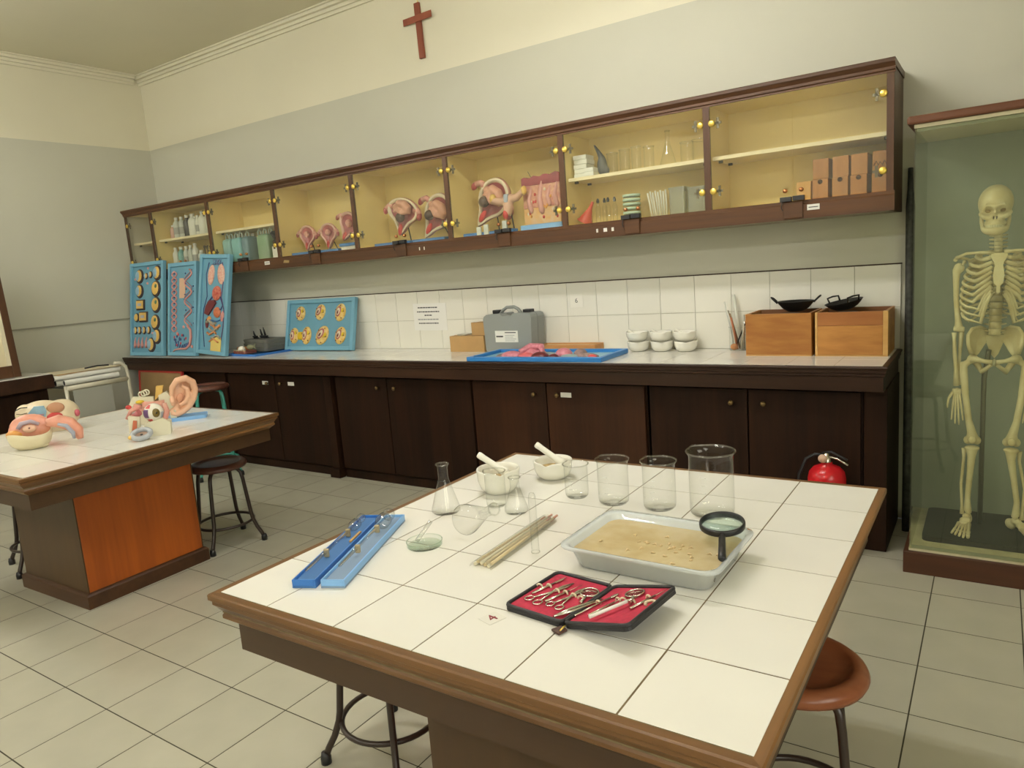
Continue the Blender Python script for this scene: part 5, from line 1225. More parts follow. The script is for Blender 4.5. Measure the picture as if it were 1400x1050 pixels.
def spatula(t):
    MB().tube([(0, -.06, .002), (0, .035, .002)], [.0022, .0020], 8).obj('handle', M_STEEL, t); MB().ell((0, .045, .002), (.0055, .012, .0012), 12, 6).obj('spoon', M_STEEL, t)
def pen(t):
    MB().tube([(0, -.055, .0035), (0, .030, .0035)], .0034, 10).obj('barrel', M_PAPER, t); MB().tube([(0, .030, .0035), (0, .042, .0035), (0, .056, .0035)], [.0030, .0018, .0008], 8).obj('point', M_STEEL, t)
def loupe(t):
    MB().tube([(.019*math.cos(2*math.pi*i/28), .019*math.sin(2*math.pi*i/28), .003) for i in range(28)], .0018, 6, closed=True).obj('rim', M_STEEL, t)
    MB().lathe([(0, .0045), (.018, .003), (0, .0015)], 24).obj('lens', glass('loupe_lens', (.88, .84, .82), 1.5), t)
    MB().tube([(0, -.019, .003), (0, -.030, .003), (0, -.052, .003)], [.002, .0030, .0035], 8).obj('handle', M_STEEL, t)
tool('scalpel', 'small scalpel, first tool on the flat side of the dissecting kit', scalpel, -.118, .028, -10); strap(-.119, .022, -10); strap(-.137, .012, 20)
tool('scissors', 'scissors next to the first scalpel in the dissecting kit', lambda t: scissors(t), -.093, .004, -14); strap(-.090, .012, -14)
tool('probe', 'thin probe between the two pairs of scissors', needle, -.070, .012, -12); strap(-.070, .014, -12)
tool('scissors', 'scissors beside the round loupe in the dissecting kit', lambda t: scissors(t, .92), -.049, .004, -6); strap(-.048, .012, -6)
tool('loupe', 'round loupe lying on the flat side of the dissecting kit', loupe, -.026, .038, 12); strap(-.029, .010, 12)
tool('tweezers', 'long tweezers lying along the fold of the dissecting kit', tweezers, -.006, -.030, -20, z=.0125)
tool('spatula', 'small spoon spatula just beyond the fold of the dissecting kit', spatula, .026, -.006, -16, 1); strap(.021, .004, -16, 1)
tool('needle', 'dark dissecting needle on the raised side of the kit', needle, .056, -.008, -16, 1); strap(.058, .02, -16, 1)
tool('loupe', 'round loupe on the raised side of the dissecting kit', loupe, .080, .050, 20, 1); strap(.070, .020, 10, 1)
tool('marker_pen', 'white pen-like handle on the raised side of the dissecting kit', pen, .082, -.030, -26, 1, .0150, grp='dissecting tools'); strap(.097, .014, -24, 1)
tool('hook', 'thin hook at the outer edge of the raised side of the kit', needle, .128, .030, -16, 1); strap(.120, .035, -18, 1)
MB().tube(arc((0, 0, 0), .010, -20, 250, 14, 'xy'), .0028, 8, X=T(.138, .010, .012)).obj('elastic_loop', M_ELAST, kit).rotation_euler = (0, R(KANG), 0)
# ------------------------------------------------------------------ showcase with skeleton
CX0, CX1, CY0, CY1 = .085, .705, -.685, -.10
cs = thing('showcase', 'tall glass showcase with brown wooden plinth and cap', 'showcase', ((CX0+CX1)/2, (CY0+CY1)/2, 0))
ox, oy = (CX0+CX1)/2, (CY0+CY1)/2
M_CASEW = wood('showcase_brown_wood', (.055, .021, .010), (.085, .031, .014), 'x', 7, .06, rough=.4)
M_CASEC = wood('showcase_cap_wood', (.10, .034, .013), (.14, .050, .020), 'x', 7, .06, rough=.4)
def cb_(n, x0, x1, y0, y1, z0, z1, m, bev=0): return MB().box(x0-ox, x1-ox, y0-oy, y1-oy, z0, z1).obj(n, m, cs, bevel=bev)
cb_('plinth', CX0, CX1, CY0, CY1, 0, .098, M_CASEW, .003)
cb_('floor_panel', CX0+.02, CX1-.02, CY0+.015, CY1, .0985, .108, mat('showcase_floor', (.62, .56, .36), .5, var=.2, vscale=15))
cb_('back_panel', CX0+.02, CX1-.02, CY1-.012, CY1, .1085, 1.862, mat('showcase_back', (.29, .32, .275), .55, var=.12, vscale=4))
cb_('cap', CX0-.004, CX1+.004, CY0-.008, CY1, 1.872, 1.905, M_CASEC, .008)
cb_('cap_underside', CX0+.02, CX1-.02, CY0+.01, CY1, 1.858, 1.8715, mat('showcase_cream', (.62, .56, .36), .5))
cb_('front_pane', CX0+.027, CX1-.027, CY0+.016, CY0+.021, .1085, 1.858, M_CASEGL)
cb_('side_pane', CX0+.022, CX0+.027, CY0+.016, CY1-.012, .1085, 1.858, M_CASEGL)
cb_('side_pane', CX1-.027, CX1-.022, CY0+.016, CY1-.012, .1085, 1.858, M_CASEGL)
f = MB()
for z0, z1 in ((.1085, .122), (1.845, 1.8575)): f.box(CX0+.030-ox, CX1-.030-ox, CY0+.022-oy, CY0+.026-oy, z0, z1)
f.obj('sealing_strip', mat('strip_grey', (.30, .30, .22), .6), cs)

# skeleton: local frame, x across, -y towards the viewer, z up from the showcase floor
SKX, SKY = .392, -.38
sk = thing('skeleton', 'ivory plastic human skeleton standing on a black base in the showcase', 'skeleton', (SKX, SKY, .1085))
Z0 = .1085
def zz(z): return z-Z0
def bone(name, pts, rad, n=10, m=M_BONE, parent=sk):
    return MB().tube([(x, y, zz(z)) for x, y, z in pts], rad, n).obj(name, m, parent)
bs_ = MB().prism(rrect(.49, .41, .03), 0, .022, X=T(-.002, .022, 0)).obj('base', mat('black_base_board', (.010, .011, .010), .5), sk, bevel=.004)
MB().tube([(-.035, .07, .022), (-.035, .07, zz(.80)), (-.02, .05, zz(.93))], .010, 12).obj('support_rod', mat('dull_steel_rod', (.22, .21, .16), .4, metal=.8), sk)
# skull: cranium, brow, cheekbones and upper jaw in one skin, then sockets pressed in
SC = Vector((-.012, .012, 1.545))
b = MB()
b.ell((SC.x, .016, zz(1.552)), (.063, .080, .073), 28, 20)
b.ell((SC.x, -.020, zz(1.532)), (.052, .048, .042), 24, 16)
b.ell((SC.x, -.034, zz(1.486)), (.034, .040, .034), 20, 14)
b.tube([(SC.x-.034, -.058, zz(1.536)), (SC.x, -.066, zz(1.532)), (SC.x+.034, -.058, zz(1.536))], [.012, .012, .012], 10)
for sx in (-1, 1):
    b.tube([(SC.x+sx*.018, -.062, zz(1.486)), (SC.x+sx*.038, -.052, zz(1.496)), (SC.x+sx*.050, -.030, zz(1.506)), (SC.x+sx*.054, .004, zz(1.510))], [.010, .0115, .009, .006], 10)
b.tube([(SC.x+.030*math.cos(q), -.024+.046*math.sin(q), zz(1.466)) for q in [math.pi*(1+i/10) for i in range(11)]], .011, 8)
b.tube([(SC.x, -.066, zz(1.520)), (SC.x, -.076, zz(1.505))], [.006, .006], 8)
skull = fuse(b, 'skull', M_BONE, sk, voxel=.0034, smooth=4)
for q in skull.data.vertices:
    x, y, z = q.co.x-SC.x, q.co.y, q.co.z+Z0
    if y < .0:
        for sx in (-1, 1):
            k_ = ((x-sx*.0255)/.0165)**2+((z-1.519)/.0150)**2
            q.co.y += .024*math.exp(-k_**1.6)
            k_ = ((x-sx*.0052)/.0042)**2+((z-1.489)/.0095)**2
            q.co.y += .012*math.exp(-k_**1.5)
        k_ = ((abs(x)-.030)/.010)**2+((z-1.474)/.010)**2
        q.co.y += .008*math.exp(-k_)
for sx in (-1, 1):
    MB().ell((0, 0, 0), (.0100, .004, .0085), 14, 8, T(SC.x+sx*.0255, -.0395, zz(1.519))).obj('eye_socket', mat('socket_ochre', (.30, .20, .085), .6), skull)
    MB().ell((0, 0, 0), (.0030, .004, .0080), 8, 6, T(SC.x+sx*.0052, -.0625, zz(1.488))).obj('nose_opening', mat('nose_dark', (.08, .05, .025), .7), skull)
for i in range(12):
    a = math.pi*(1.10+.80*i/11); MB().box(-.0030, .0030, -.0025, .0025, -.008, .004, X=T(SC.x+.033*math.cos(a), -.024+.055*math.sin(a), zz(1.4575)) @ RZ(math.degrees(a)+90)).obj('tooth', mat('tooth_ivory', (.74, .68, .50), .3), skull)
b = MB(); pts = []; rr = []
for i in range(21):
    a = math.pi+math.pi*i/20; pts.append((SC.x+.040*math.cos(a), -.012+.066*math.sin(a), zz(1.434)+.016*(1-abs(math.sin(a)))**1.2)); rr.append(.010+.0045*abs(math.sin(a))**2)
b.tube(pts, rr, 10, flat=1.2)
for sx in (-1, 1): b.tube([(SC.x+sx*.040, -.012, zz(1.448)), (SC.x+sx*.047, .006, zz(1.475)), (SC.x+sx*.050, .010, zz(1.502))], [.011, .009, .006], 8)
fuse(b, 'lower_jaw', M_BONE, skull, voxel=.003, smooth=3)
# spine
def spine_x(z): return -.004+.006*math.sin((z-.9)*4)
def spine_y(z): return .045+.018*math.sin((z-1.0)*6)
zv = 1.415
k = 0
while zv > .985:
    h = .016 if zv > 1.33 else (.021 if zv > 1.16 else .028); r = .016 if zv > 1.33 else (.018 if zv > 1.16 else .024)
    x, y = spine_x(zv), spine_y(zv)
    b = MB(); b.lathe([(r*.2, -h*.46), (r, -h*.44), (r*.86, 0), (r, h*.44), (r*.2, h*.46)], 16, c=(x, y-.01, zz(zv)))
    for sx in (-1, 1): b.tube([(x+sx*r*.7, y+.004, zz(zv)), (x+sx*(r+.016), y+.014, zz(zv+.002))], [.005, .003], 6)
    b.tube([(x, y+.008, zz(zv)), (x, y+.034, zz(zv-.012))], [.006, .003], 6)
    b.obj('vertebra', M_BONE, sk)
    MB().lathe([(r*.9, -h*.46-.002), (r*.92, -h*.46+.001)], 14, c=(x, y-.01, zz(zv))).obj('disc', mat('disc_grey', (.45, .42, .30), .6), sk)
    zv -= h; k += 1
# sternum and ribs
SX, SY = .006, -.062
b = MB()
b.prism([(-.026, .0), (.026, 0), (.030, -.012), (.018, -.036), (.014, -.05), (.020, -.09), (.016, -.125), (.006, -.135), (.007, -.160), (0, -.168), (-.007, -.160), (-.006, -.135), (-.016, -.125), (-.020, -.09), (-.014, -.05), (-.018, -.036), (-.030, -.012)], -.005, .006, X=T(SX, SY, zz(1.345)) @ RX(78))
b.obj('sternum', M_BONE, sk, bevel=.003)
RW = [.060, .078, .090, .099, .105, .109, .111, .111, .109, .104]
for i in range(10):
    zb = 1.352-.0235*i; drop = .042+.007*i; wdt = RW[i]
    for sx in (-1, 1):
        zf = zb-drop
        p = []
        yb_ = spine_y(zb)+.012; xb = spine_x(zb)
        for j in range(11):
            a = j/10.0; ang = math.pi*(.5-a)       # from back to front
            x = xb+sx*(.018+wdt*math.cos(ang)*.99); y = -.005+.066*math.sin(ang)*(.8+.2*i/10)+.004
            z = zb-drop*(a**1.15)
            p.append((x, y, z))
        p[0] = (xb+sx*.02, yb_, zb); 
        rad = [.0046, .0050, .0055, .0060, .0062, .0062, .0062, .0062, .0062, .0066, .0068]
        if i < 7:
            zs = 1.330-.020*i
            tgt = (SX+sx*(.022 if i else .028), SY, zs)
            m1 = (SX+sx*(.045+.004*i), SY-.004+.002*i, p[8][2]+(zs-p[8][2])*.35)
            p = p[:9]+[m1, tgt]
        elif i < 10:
            zs = 1.330-.020*6-.012*(i-6)
            p = p[:8]+[(SX+sx*(.066-.004*(i-7)), -.052, p[8][2]-.002), (SX+sx*.040, SY+.004, zs-.020-.012*(i-7)+.012), (SX+sx*.022, SY+.002, zs+.006)]
        b = MB(); b.tube([(q[0], q[1], zz(q[2])) for q in p], rad, 8, flat=1.35); b.obj('rib', M_BONE, sk)
for sx in (-1, 1):
    for i in range(2):
        zb = 1.115-.024*i
        bone('floating_rib', [(sx*.02, .055, zb), (sx*.065, .05, zb-.012), (sx*.088-.01*i, .02, zb-.035)], [.005, .005, .003], 8)
    bone('clavicle', [(SX+sx*.018, SY+.002, 1.347), (sx*.06, -.066, 1.352), (sx*.11, -.040, 1.350), (sx*.145, -.015, 1.333)], [.009, .006, .006, .008])
    b = MB(); b.prism([(0, 0), (.055, -.012), (.045, -.07), (.018, -.125), (.006, -.10), (-.004, -.03)], -.003, .003, X=T(sx*.055, .062, zz(1.335)) @ RZ(sx*-25) @ Matrix.Scale(sx, 4, (1, 0, 0)) @ RX(90)); b.obj('scapula', M_BONE, sk, bevel=.002)
    bone('scapula_spine', [(sx*.07, .07, 1.305), (sx*.11, .06, 1.325), (sx*.145, .015, 1.335), (sx*.150, -.008, 1.325)], [.004, .006, .008, .008], 8)
    bone('coracoid', [(sx*.115, .02, 1.312), (sx*.118, -.015, 1.318), (sx*.122, -.024, 1.302)], [.006, .006, .004], 8)
    # arm
    SHX = sx*.140
    b = MB(); b.ell((SHX-sx*.004, 0, zz(1.290)), (.021, .021, .022), 14, 10)
    b.tube([(SHX+sx*.004, 0, zz(1.285)), (SHX+sx*.006, .002, zz(1.24)), (SHX+sx*.004, .004, zz(1.15)), (SHX-sx*.004, .006, zz(1.07)), (SHX-sx*.008, .004, zz(1.035))], [.017, .0125, .0105, .012, .016], 12)
    b.tube([(SHX-sx*.030, .002, zz(1.025)), (SHX+sx*.012, .002, zz(1.027))], [.012, .011], 10)
    fuse(b, 'humerus', M_BONE, sk, voxel=.0035, smooth=4)
    bone('ulna', [(SHX-sx*.014, .022, 1.036), (SHX-sx*.018, .012, 1.008), (SHX-sx*.014, .008, .93), (SHX-sx*.012, .0, .85), (SHX-sx*.020, -.006, .782)], [.009, .011, .007, .006, .007])
    bone('radius', [(SHX+sx*.008, -.002, 1.012), (SHX+sx*.008, -.004, .985), (SHX+sx*.004, -.012, .92), (SHX-sx*.002, -.016, .85), (SHX-sx*.004, -.014, .780)], [.010, .007, .008, .008, .012])
    # hand
    hx = SHX-sx*.004
    b = MB()
    for q, (dx, dz) in enumerate(((-.012, .0), (0, .002), (.012, 0), (-.010, -.012), (.002, -.012), (.013, -.012))): b.ell((hx+sx*(dx-.004), -.012, zz(.760+dz)), (.008, .008, .008), 8, 6)
    fuse(b, 'wrist_bones', M_BONE, sk, voxel=.003, smooth=2)
    for q, (dx, ln) in enumerate(((-.020, .120), (-.008, .140), (.004, .136), (.015, .118))):
        x0 = hx+sx*(dx*.6-.002); x1 = hx+sx*(dx*1.25-.004)
        zs = [.746, .700, .666, .640, .618] ; sc = ln/.128
        pts = [(x0+(x1-x0)*t_, -.012-.010*t_, .746-(.128*sc)*t_) for t_ in (0, .36, .38, .64, .66, .84, .86, 1)]
        fg = bone('finger', pts, [.0052, .0040, .0048, .0034, .0042, .003, .0036, .0022], 8)
    bone('thumb', [(hx+sx*.012, -.020, .752), (hx+sx*.026, -.028, .725), (hx+sx*.030, -.030, .700), (hx+sx*.031, -.030, .682)], [.006, .005, .0045, .003], 8)
    # pelvis half
    b = MB()
    outl = [(.016, .075, .995), (.030, .070, 1.015), (.055, .045, 1.030), (.082, .010, 1.026), (.096, -.022, 1.002), (.094, -.040, .965), (.082, -.035, .925), (.074, -.020, .900), (.055, .0, .915), (.040, .03, .945), (.026, .055, .965)]
    cen = Vector((sx*.060, .035, zz(.975)))
    ring = [Vector((sx*a_, b_, zz(c_))) for a_, b_, c_ in outl]
    v = [cen+Vector((sx*.008, .010, 0))]+ring
    nn = len(ring); b.add(v, [(0, 1+j, 1+(j+1) % nn) for j in range(nn)], True)
    il = b.obj('hip_blade', M_BONE, sk); so = il.modifiers.new('solid', 'SOLIDIFY'); so.thickness = .008; so.offset = 0
    sb = il.modifiers.new('sub', 'SUBSURF'); sb.levels = 2; sb.render_levels = 2
    bone('hip_rim', [(sx*a_, b_, c_) for a_, b_, c_ in outl[1:7]], [.006, .007, .008, .008, .008, .010], 8)
    bone('pubic_arm', [(sx*.078, -.018, .902), (sx*.060, -.030, .898), (sx*.035, -.045, .893), (sx*.006, -.050, .890)], [.020, .012, .009, .010], 10)
    bone('sit_bone', [(sx*.072, .0, .895), (sx*.056, .018, .862), (sx*.042, .005, .842), (sx*.024, -.025, .862), (sx*.008, -.045, .880)], [.014, .012, .012, .008, .008], 10)
    # leg
    kx = sx*.071
    b = MB(); b.ell((sx*.078, -.012, zz(.898)), (.021, .021, .021), 14, 10)
    b.tube([(sx*.080, -.012, zz(.896)), (sx*.098, -.010, zz(.880)), (sx*.112, -.004, zz(.868))], [.014, .013, .017], 10)
    b.tube([(sx*.112, -.006, zz(.885)), (sx*.110, -.010, zz(.85)), (sx*.100, -.022, zz(.74)), (sx*.086, -.024, zz(.63)), (kx+sx*.003, -.018, zz(.575)), (kx, -.014, zz(.55))], [.013, .016, .0135, .0135, .018, .024], 12)
    for s2 in (-1, 1): b.ell((kx+s2*.017, -.006, zz(.536)), (.017, .023, .019), 12, 8)
    fuse(b, 'femur', M_BONE, sk, voxel=.004, smooth=4)
    MB().ell((kx, -.040, zz(.545)), (.016, .008, .018), 12, 8).obj('kneecap', M_BONE, sk)
    ax_ = sx*.083 if sx < 0 else sx*.098
    b = MB(); b.ell((kx, -.010, zz(.502)), (.031, .022, .011), 14, 8)
    b.tube([(kx, -.010, zz(.500)), (kx+sx*.001, -.014, zz(.46)), ((kx+ax_)/2, -.014, zz(.37)), (ax_, -.010, zz(.27)), (ax_-sx*.002, -.008, zz(.215)), (ax_-sx*.008, -.010, zz(.198))], [.024, .016, .0125, .0115, .016, .012], 12)
    fuse(b, 'tibia', M_BONE, sk, voxel=.004, smooth=4)
    bone('fibula', [(kx+sx*.030, .004, .495), (kx+sx*.030, .004, .45), (ax_+sx*.026, .0, .33), (ax_+sx*.020, .0, .225), (ax_+sx*.019, -.002, .192)], [.010, .006, .006, .006, .010])
    # foot
    ft = R(8 if sx < 0 else 34)*sx
    F = T(ax_, 0, zz(0)) @ Matrix.Rotation(ft, 4, 'Z')
    b = MB(); b.ell((0, .0, .182), (.019, .026, .016), 12, 8, F); b.ell((sx*.002, .036, .158), (.017, .030, .024), 12, 8, F); b.ell((0, -.036, .174), (.024, .022, .014), 12, 8, F); b.ell((0, -.056, .165), (.028, .018, .012), 12, 8, F)
    fuse(b, 'ankle_bones', M_BONE, sk, voxel=.004, smooth=3)
    for q in range(5):
        u = (q-1.9)/2.0; ln = (.150, .158, .150, .140, .126)[q]; r = (.0085, .0062, .006, .0058, .0058)[q]
        x0, x1 = sx*(-.018+.010*q), sx*(-.030+.0165*q)
        pts = [tuple(F @ Vector((x0+(x1-x0)*t_, -.060-(ln-.06)*t_, .168-.030*t_**.8))) for t_ in (0, .5, .56, .74, .78, 1)]
        MB().tube(pts, [r*1.1, r*.75, r*1.15, r*.8, r*1.0, r*.8], 8).obj('toe', M_BONE, sk)
b = MB(); b.prism([(-.034, .0), (.034, 0), (.030, -.035), (.014, -.085), (0, -.105), (-.014, -.085), (-.030, -.035)], -.010, .010, X=T(0, .058, zz(.995)) @ RX(100)); b.obj('sacrum', M_BONE, sk, bevel=.005)
MB().ell((0, -.050, zz(.888)), (.007, .008, .017), 10, 8).obj('pubic_disc', mat('disc_grey', (.45, .42, .30), .6), sk)
# ------------------------------------------------------------------ models on the far table
ZT2 = .7505
# head and brain model, taken apart
hd = thing('head_model', 'cut-open head model with blue and red interior, standing behind the brain', 'anatomy model', (-3.83, -2.30, ZT2), R(62))
cl = lambda d, q: Vector((q.x, max(q.y, -.075), q.z))
b = MB(); b.ell((-.02, .03, .088), (.118, .085, .084), 24, 16, None, cl); b.ell((.07, .03, .085), (.085, .075, .080), 24, 16, None, cl); b.ell((-.095, .02, .105), (.048, .05, .058), 16, 10, None, cl); b.box(-.09, .09, -.03, .06, .0, .05)
fuse(b, 'head_shell', M_CREAMM, hd, voxel=.006, smooth=4)
b = MB(); b.prism([(-.105, .070), (-.08, .115), (-.045, .152), (.0, .150), (.008, .120), (-.002, .085), (-.035, .062)], .0, .010, X=T(0, -.040, 0) @ RX(90)); b.obj('blue_panel', M_MBLUE, hd, bevel=.004)
MB().tube([(-.095, -.052, .105), (-.05, -.053, .108), (-.005, -.052, .104)], .004, 8).obj('pink_line', mat('model_mauve', (.45, .28, .34), .4), hd)
MB().ell((.040, -.042, .082), (.040, .010, .026), 14, 8, T(0, 0, 0)).obj('throat', M_RED, hd); MB().ell((.0, -.045, .048), (.030, .012, .020), 12, 8).obj('throat', M_RED, hd)
MB().ell((.050, -.040, .130), (.042, .010, .030), 14, 8).obj('nose_cavity', mat('model_tan', (.48, .24, .13), .4), hd)
MB().ell((.142, -.015, .085), (.014, .012, .020), 10, 8).obj('lip', mat('model_lip', (.50, .10, .13), .4), hd)
MB().tube([(-.130, -.022, .140), (-.105, -.033, .152), (-.075, -.030, .150)], .0028, 6).obj('brow', M_BLACK, hd); MB().tube([(-.128, -.030, .122), (-.105, -.038, .118), (-.080, -.038, .122)], .002, 6).obj('eyelid', mat('lid_brown', (.12, .06, .03), .5), hd)
MB().ell((-.03, -.048, .062), (.04, .010, .010), 12, 8).obj('palate', mat('model_pale_pink', (.70, .42, .33), .35), hd)
cap = thing('skull_cap', 'upturned cream skull cap holding one brain half', 'anatomy model', (-3.46, -2.54, ZT2), R(60))
n = 36; v = []
prof = [(.03, .004), (.055, .002), (.078, .02), (.088, .05), (.090, .072), (.084, .070), (.080, .05), (.068, .022), (.01, .014)]
for q, z in prof:
    for j in range(n):
        a = 2*math.pi*j/n; v.append((q*1.05*math.cos(a), q*.82*math.sin(a), z+(.012*math.sin(2*a)+.016*max(0, math.cos(a)))*(z/.07)))
b = MB(); b.add(v, [(i*n+j, i*n+(j+1) % n, (i+1)*n+(j+1) % n, (i+1)*n+j) for i in range(len(prof)-1) for j in range(n)], True); b.add(v[:n], [tuple(range(n))]); b.obj('bone_shell', mat('model_bone_cream', (.76, .68, .44), .35), cap)
MB().ell((.05, -.02, .012), (.022, .02, .012), 10, 8).obj('bone_spur', mat('model_bone_cream', (.76, .68, .44), .35), cap)
def brain(t, flip=1):
    b = MB(); b.ell((0, 0, .045), (.085, .034, .060)); b.ell((-.045*flip, 0, .030), (.045, .032, .040)); b.ell((.05*flip, 0, .028), (.042, .030, .036))
    fuse(b, 'cerebrum', M_BRAIN, t, voxel=.005, smooth=4)
    MB().tube([(-.045*flip, -.034, .035), (-.03*flip, -.037, .058), (.01*flip, -.038, .064), (.042*flip, -.035, .045)], [.010, .011, .010, .008], 10).obj('inner_ventricle', mat('brain_lilac', (.46, .38, .45), .4), t)
    MB().ell((.0, -.034, .030), (.030, .012, .020), 12, 8).obj('thalamus', mat('brain_pale', (.76, .48, .34), .4), t)
    MB().ell((0.002, -.046, .031), (.004, .003, .004), 8, 6).obj('canal', M_DKRED, t)
    MB().ell((-.064*flip, -.016, .012), (.036, .024, .024), 12, 8).obj('cerebellum', mat('brain_orange', (.70, .33, .08), .4), t)
b1 = thing('brain_half', 'brain half with orange tip, lying in the upturned skull cap', 'anatomy model', (-3.475, -2.530, ZT2+.060), (R(-14), R(0), R(62)), group='brain halves on the far table'); brain(b1)
b2 = thing('brain_half', 'brain half leaning from the skull cap onto the tiles', 'anatomy model', (-3.37, -2.432, ZT2+.040), (R(-10), R(30), R(62)), group='brain halves on the far table')
bb = MB(); bb.tube([(-.095, 0, .035), (-.05, 0, .060), (.0, 0, .064), (.045, 0, .045), (.072, 0, .012)], [.020, .036, .038, .032, .016], 14, flat=.9)
fuse(bb, 'cerebrum', M_BRAIN, b2, voxel=.005, smooth=4)
MB().tube([(-.045, -.034, .045), (-.01, -.040, .050), (.03, -.034, .028), (.045, -.028, .005)], [.007, .010, .010, .006], 10).obj('inner_ventricle', mat('brain_lilac_blue', (.40, .42, .50), .4), b2)
# ear model
er = thing('ear_model', 'giant ear model with ear canal on a light blue base', 'anatomy model', (-3.30, -1.86, ZT2), R(52))
MB().prism(rrect(.20, .12, .02), 0, .018, X=T(.03, .02, 0)).obj('base', M_LBLUE, er, bevel=.004)
b = MB(); EX = T(.012, 0, .128) @ RY(16) @ RZ(14)
b.ell((0, .016, 0), (.058, .020, .094), 22, 14, EX); b.ell((-.014, .010, -.078), (.030, .022, .036), 14, 10, EX)
hel = [(-.046, -.004, -.002), (-.052, -.012, .045), (-.034, -.020, .088), (.006, -.022, .106), (.044, -.020, .090), (.064, -.016, .048), (.064, -.014, .0), (.050, -.012, -.044), (.024, -.010, -.078), (-.004, -.008, -.098), (-.026, -.006, -.096), (-.036, -.002, -.074)]
b.tube(hel, [.011, .015, .018, .019, .019, .018, .017, .017, .017, .017, .015, .012], 12, X=EX)
b.tube([(-.006, -.012, .062), (.024, -.018, .048), (.034, -.020, .010), (.024, -.018, -.026), (.0, -.016, -.046)], [.009, .013, .014, .013, .010], 10, X=EX)
b.tube([(-.044, -.008, -.010), (-.038, -.018, -.030), (-.030, -.012, -.052)], [.012, .013, .011], 10, X=EX)
fuse(b, 'auricle', M_SKIN, er, voxel=.0045, smooth=3)
MB().ell((-.004, -.010, -.006), (.018, .010, .026), 14, 10, EX).obj('ear_hollow', mat('model_skin_deep', (.62, .30, .18), .4), er)
b = MB(); b.prism([(-.10, .055), (-.03, .05), (-.025, .12), (-.055, .165), (-.095, .15)], -.02, .012, X=RX(90)); b.obj('cut_block', mat('model_ivory', (.72, .68, .50), .4), er, bevel=.004)
b = MB(); b.prism([(-.115, .125), (-.075, .16), (-.065, .20), (-.10, .20)], -.015, .010, X=RX(90)); b.obj('yellow_edge', M_YEL, er, bevel=.003)
MB().tube([(-.07, -.02, .10), (-.13, -.03, .105), (-.175, -.03, .115)], [.024, .018, .014], 12).obj('ear_canal', M_PINK, er)
MB().tube([(-.10, 0, .04), (-.17, -.02, .09), (-.22, -.02, .11)], [.022, .020, .012], 10).obj('muscle', M_PINK, er)
b = MB(); b.prism([(-.26, .085), (-.12, .10), (-.12, .145), (-.22, .155)], -.012, .022, X=RX(90)); b.obj('bone_block', mat('model_ivory', (.72, .68, .50), .4), er, bevel=.005)
for k in range(3): MB().tube([(-.175+.014*math.cos(a)+.012*k, -.012, .165+.014*math.sin(a)+.004*k) for a in [2*math.pi*i/18 for i in range(18)]], .0035, 6, closed=True, X=T(0, 0, 0)).obj('inner_ear_loop', mat('model_ivory', (.72, .68, .50), .4), er)
MB().ell((-.185, -.03, .128), (.022, .012, .010), 10, 8).obj('yellow_nerve', mat('strong_yellow', (.70, .48, .02), .4), er); MB().ell((-.245, -.02, .105), (.016, .012, .012), 10, 8).obj('red_tip', M_RED, er)
MB().box(-.05, -.02, -.02, .02, .0182, .06).obj('support', mat('model_ivory', (.72, .68, .50), .4), er)
MB().box(-.20, -.16, -.015, .015, 0, .09).obj('support', mat('model_ivory', (.72, .68, .50), .4), er)
# eye model
ey = thing('eye_model', 'large eyeball model in a cream socket block with red muscles', 'anatomy model', (-3.07, -2.15, ZT2), R(54))
MB().prism([(-.055, 0), (.080, 0), (.084, .060), (.05, .085), (-.02, .07), (-.06, .03)], -.035, .045, X=RX(90)).obj('socket_block', mat('model_ivory', (.72, .68, .50), .4), ey, bevel=.006)
ec = Vector((.012, -.005, .112))
MB().ell(ec, (.046, .046, .046), 28, 18).obj('eyeball', mat('eyeball_white', (.80, .76, .64), .22), ey)
def patch(m, az, el, w_, h_, name):
    v = []; R_ = .0468; nx, ny = 6, 6
    for i in range(nx+1):
        for j in range(ny+1):
            a = R(az+w_*(i/nx-.5)); e_ = R(el+h_*(j/ny-.5))
            v.append(ec+Vector((R_*math.cos(e_)*math.sin(a), -R_*math.cos(e_)*math.cos(a), R_*math.sin(e_))))
    MB().add(v, [(i*(ny+1)+j, (i+1)*(ny+1)+j, (i+1)*(ny+1)+j+1, i*(ny+1)+j+1) for i in range(nx) for j in range(ny)], True).obj(name, m, ey)
patch(M_PURP, -48, 2, 46, 52, 'side_muscle'); patch(M_RED, -36, 50, 40, 30, 'upper_muscle'); patch(M_RED, -30, -48, 44, 28, 'lower_muscle')
IQ = Vector((math.sin(R(22)), -math.cos(R(22)), .06)).normalized(); IX = T(*(ec+IQ*.0385)) @ IQ.to_track_quat('Z', 'Y').to_matrix().to_4x4()
MB().ell((0, 0, 0), (.019, .023, .0105), 20, 10, IX).obj('iris', mat('iris_olive', (.16, .11, .02), .3), ey); MB().ell((0, 0, .0085), (.005, .006, .0035), 12, 8, IX).obj('pupil', M_BLACK, ey); patch(M_GREYBL, 62, -16, 24, 40, 'cornea_edge')
MB().tube([(-.05, .0, .12), (-.085, .02, .10), (-.10, .03, .075)], [.016, .013, .010], 10).obj('muscle', M_ROSE, ey); MB().tube([(-.045, .02, .145), (-.09, .03, .13), (-.115, .04, .09)], [.012, .011, .009], 10).obj('muscle', M_PINK, ey)
MB().tube([(.03, -.02, .05), (.06, -.01, .075), (.072, .0, .11), (.065, .01, .15)], [.010, .013, .014, .010], 10).obj('eyelid_fold', M_PINK, ey)
b = MB(); b.prism([(-.10, .0), (-.075, .0), (-.062, .085), (-.078, .09)], .0, .01, X=T(0, -.03, 0) @ RX(90)); b.obj('red_strip', mat('model_brick', (.50, .13, .06), .4), ey, bevel=.003)
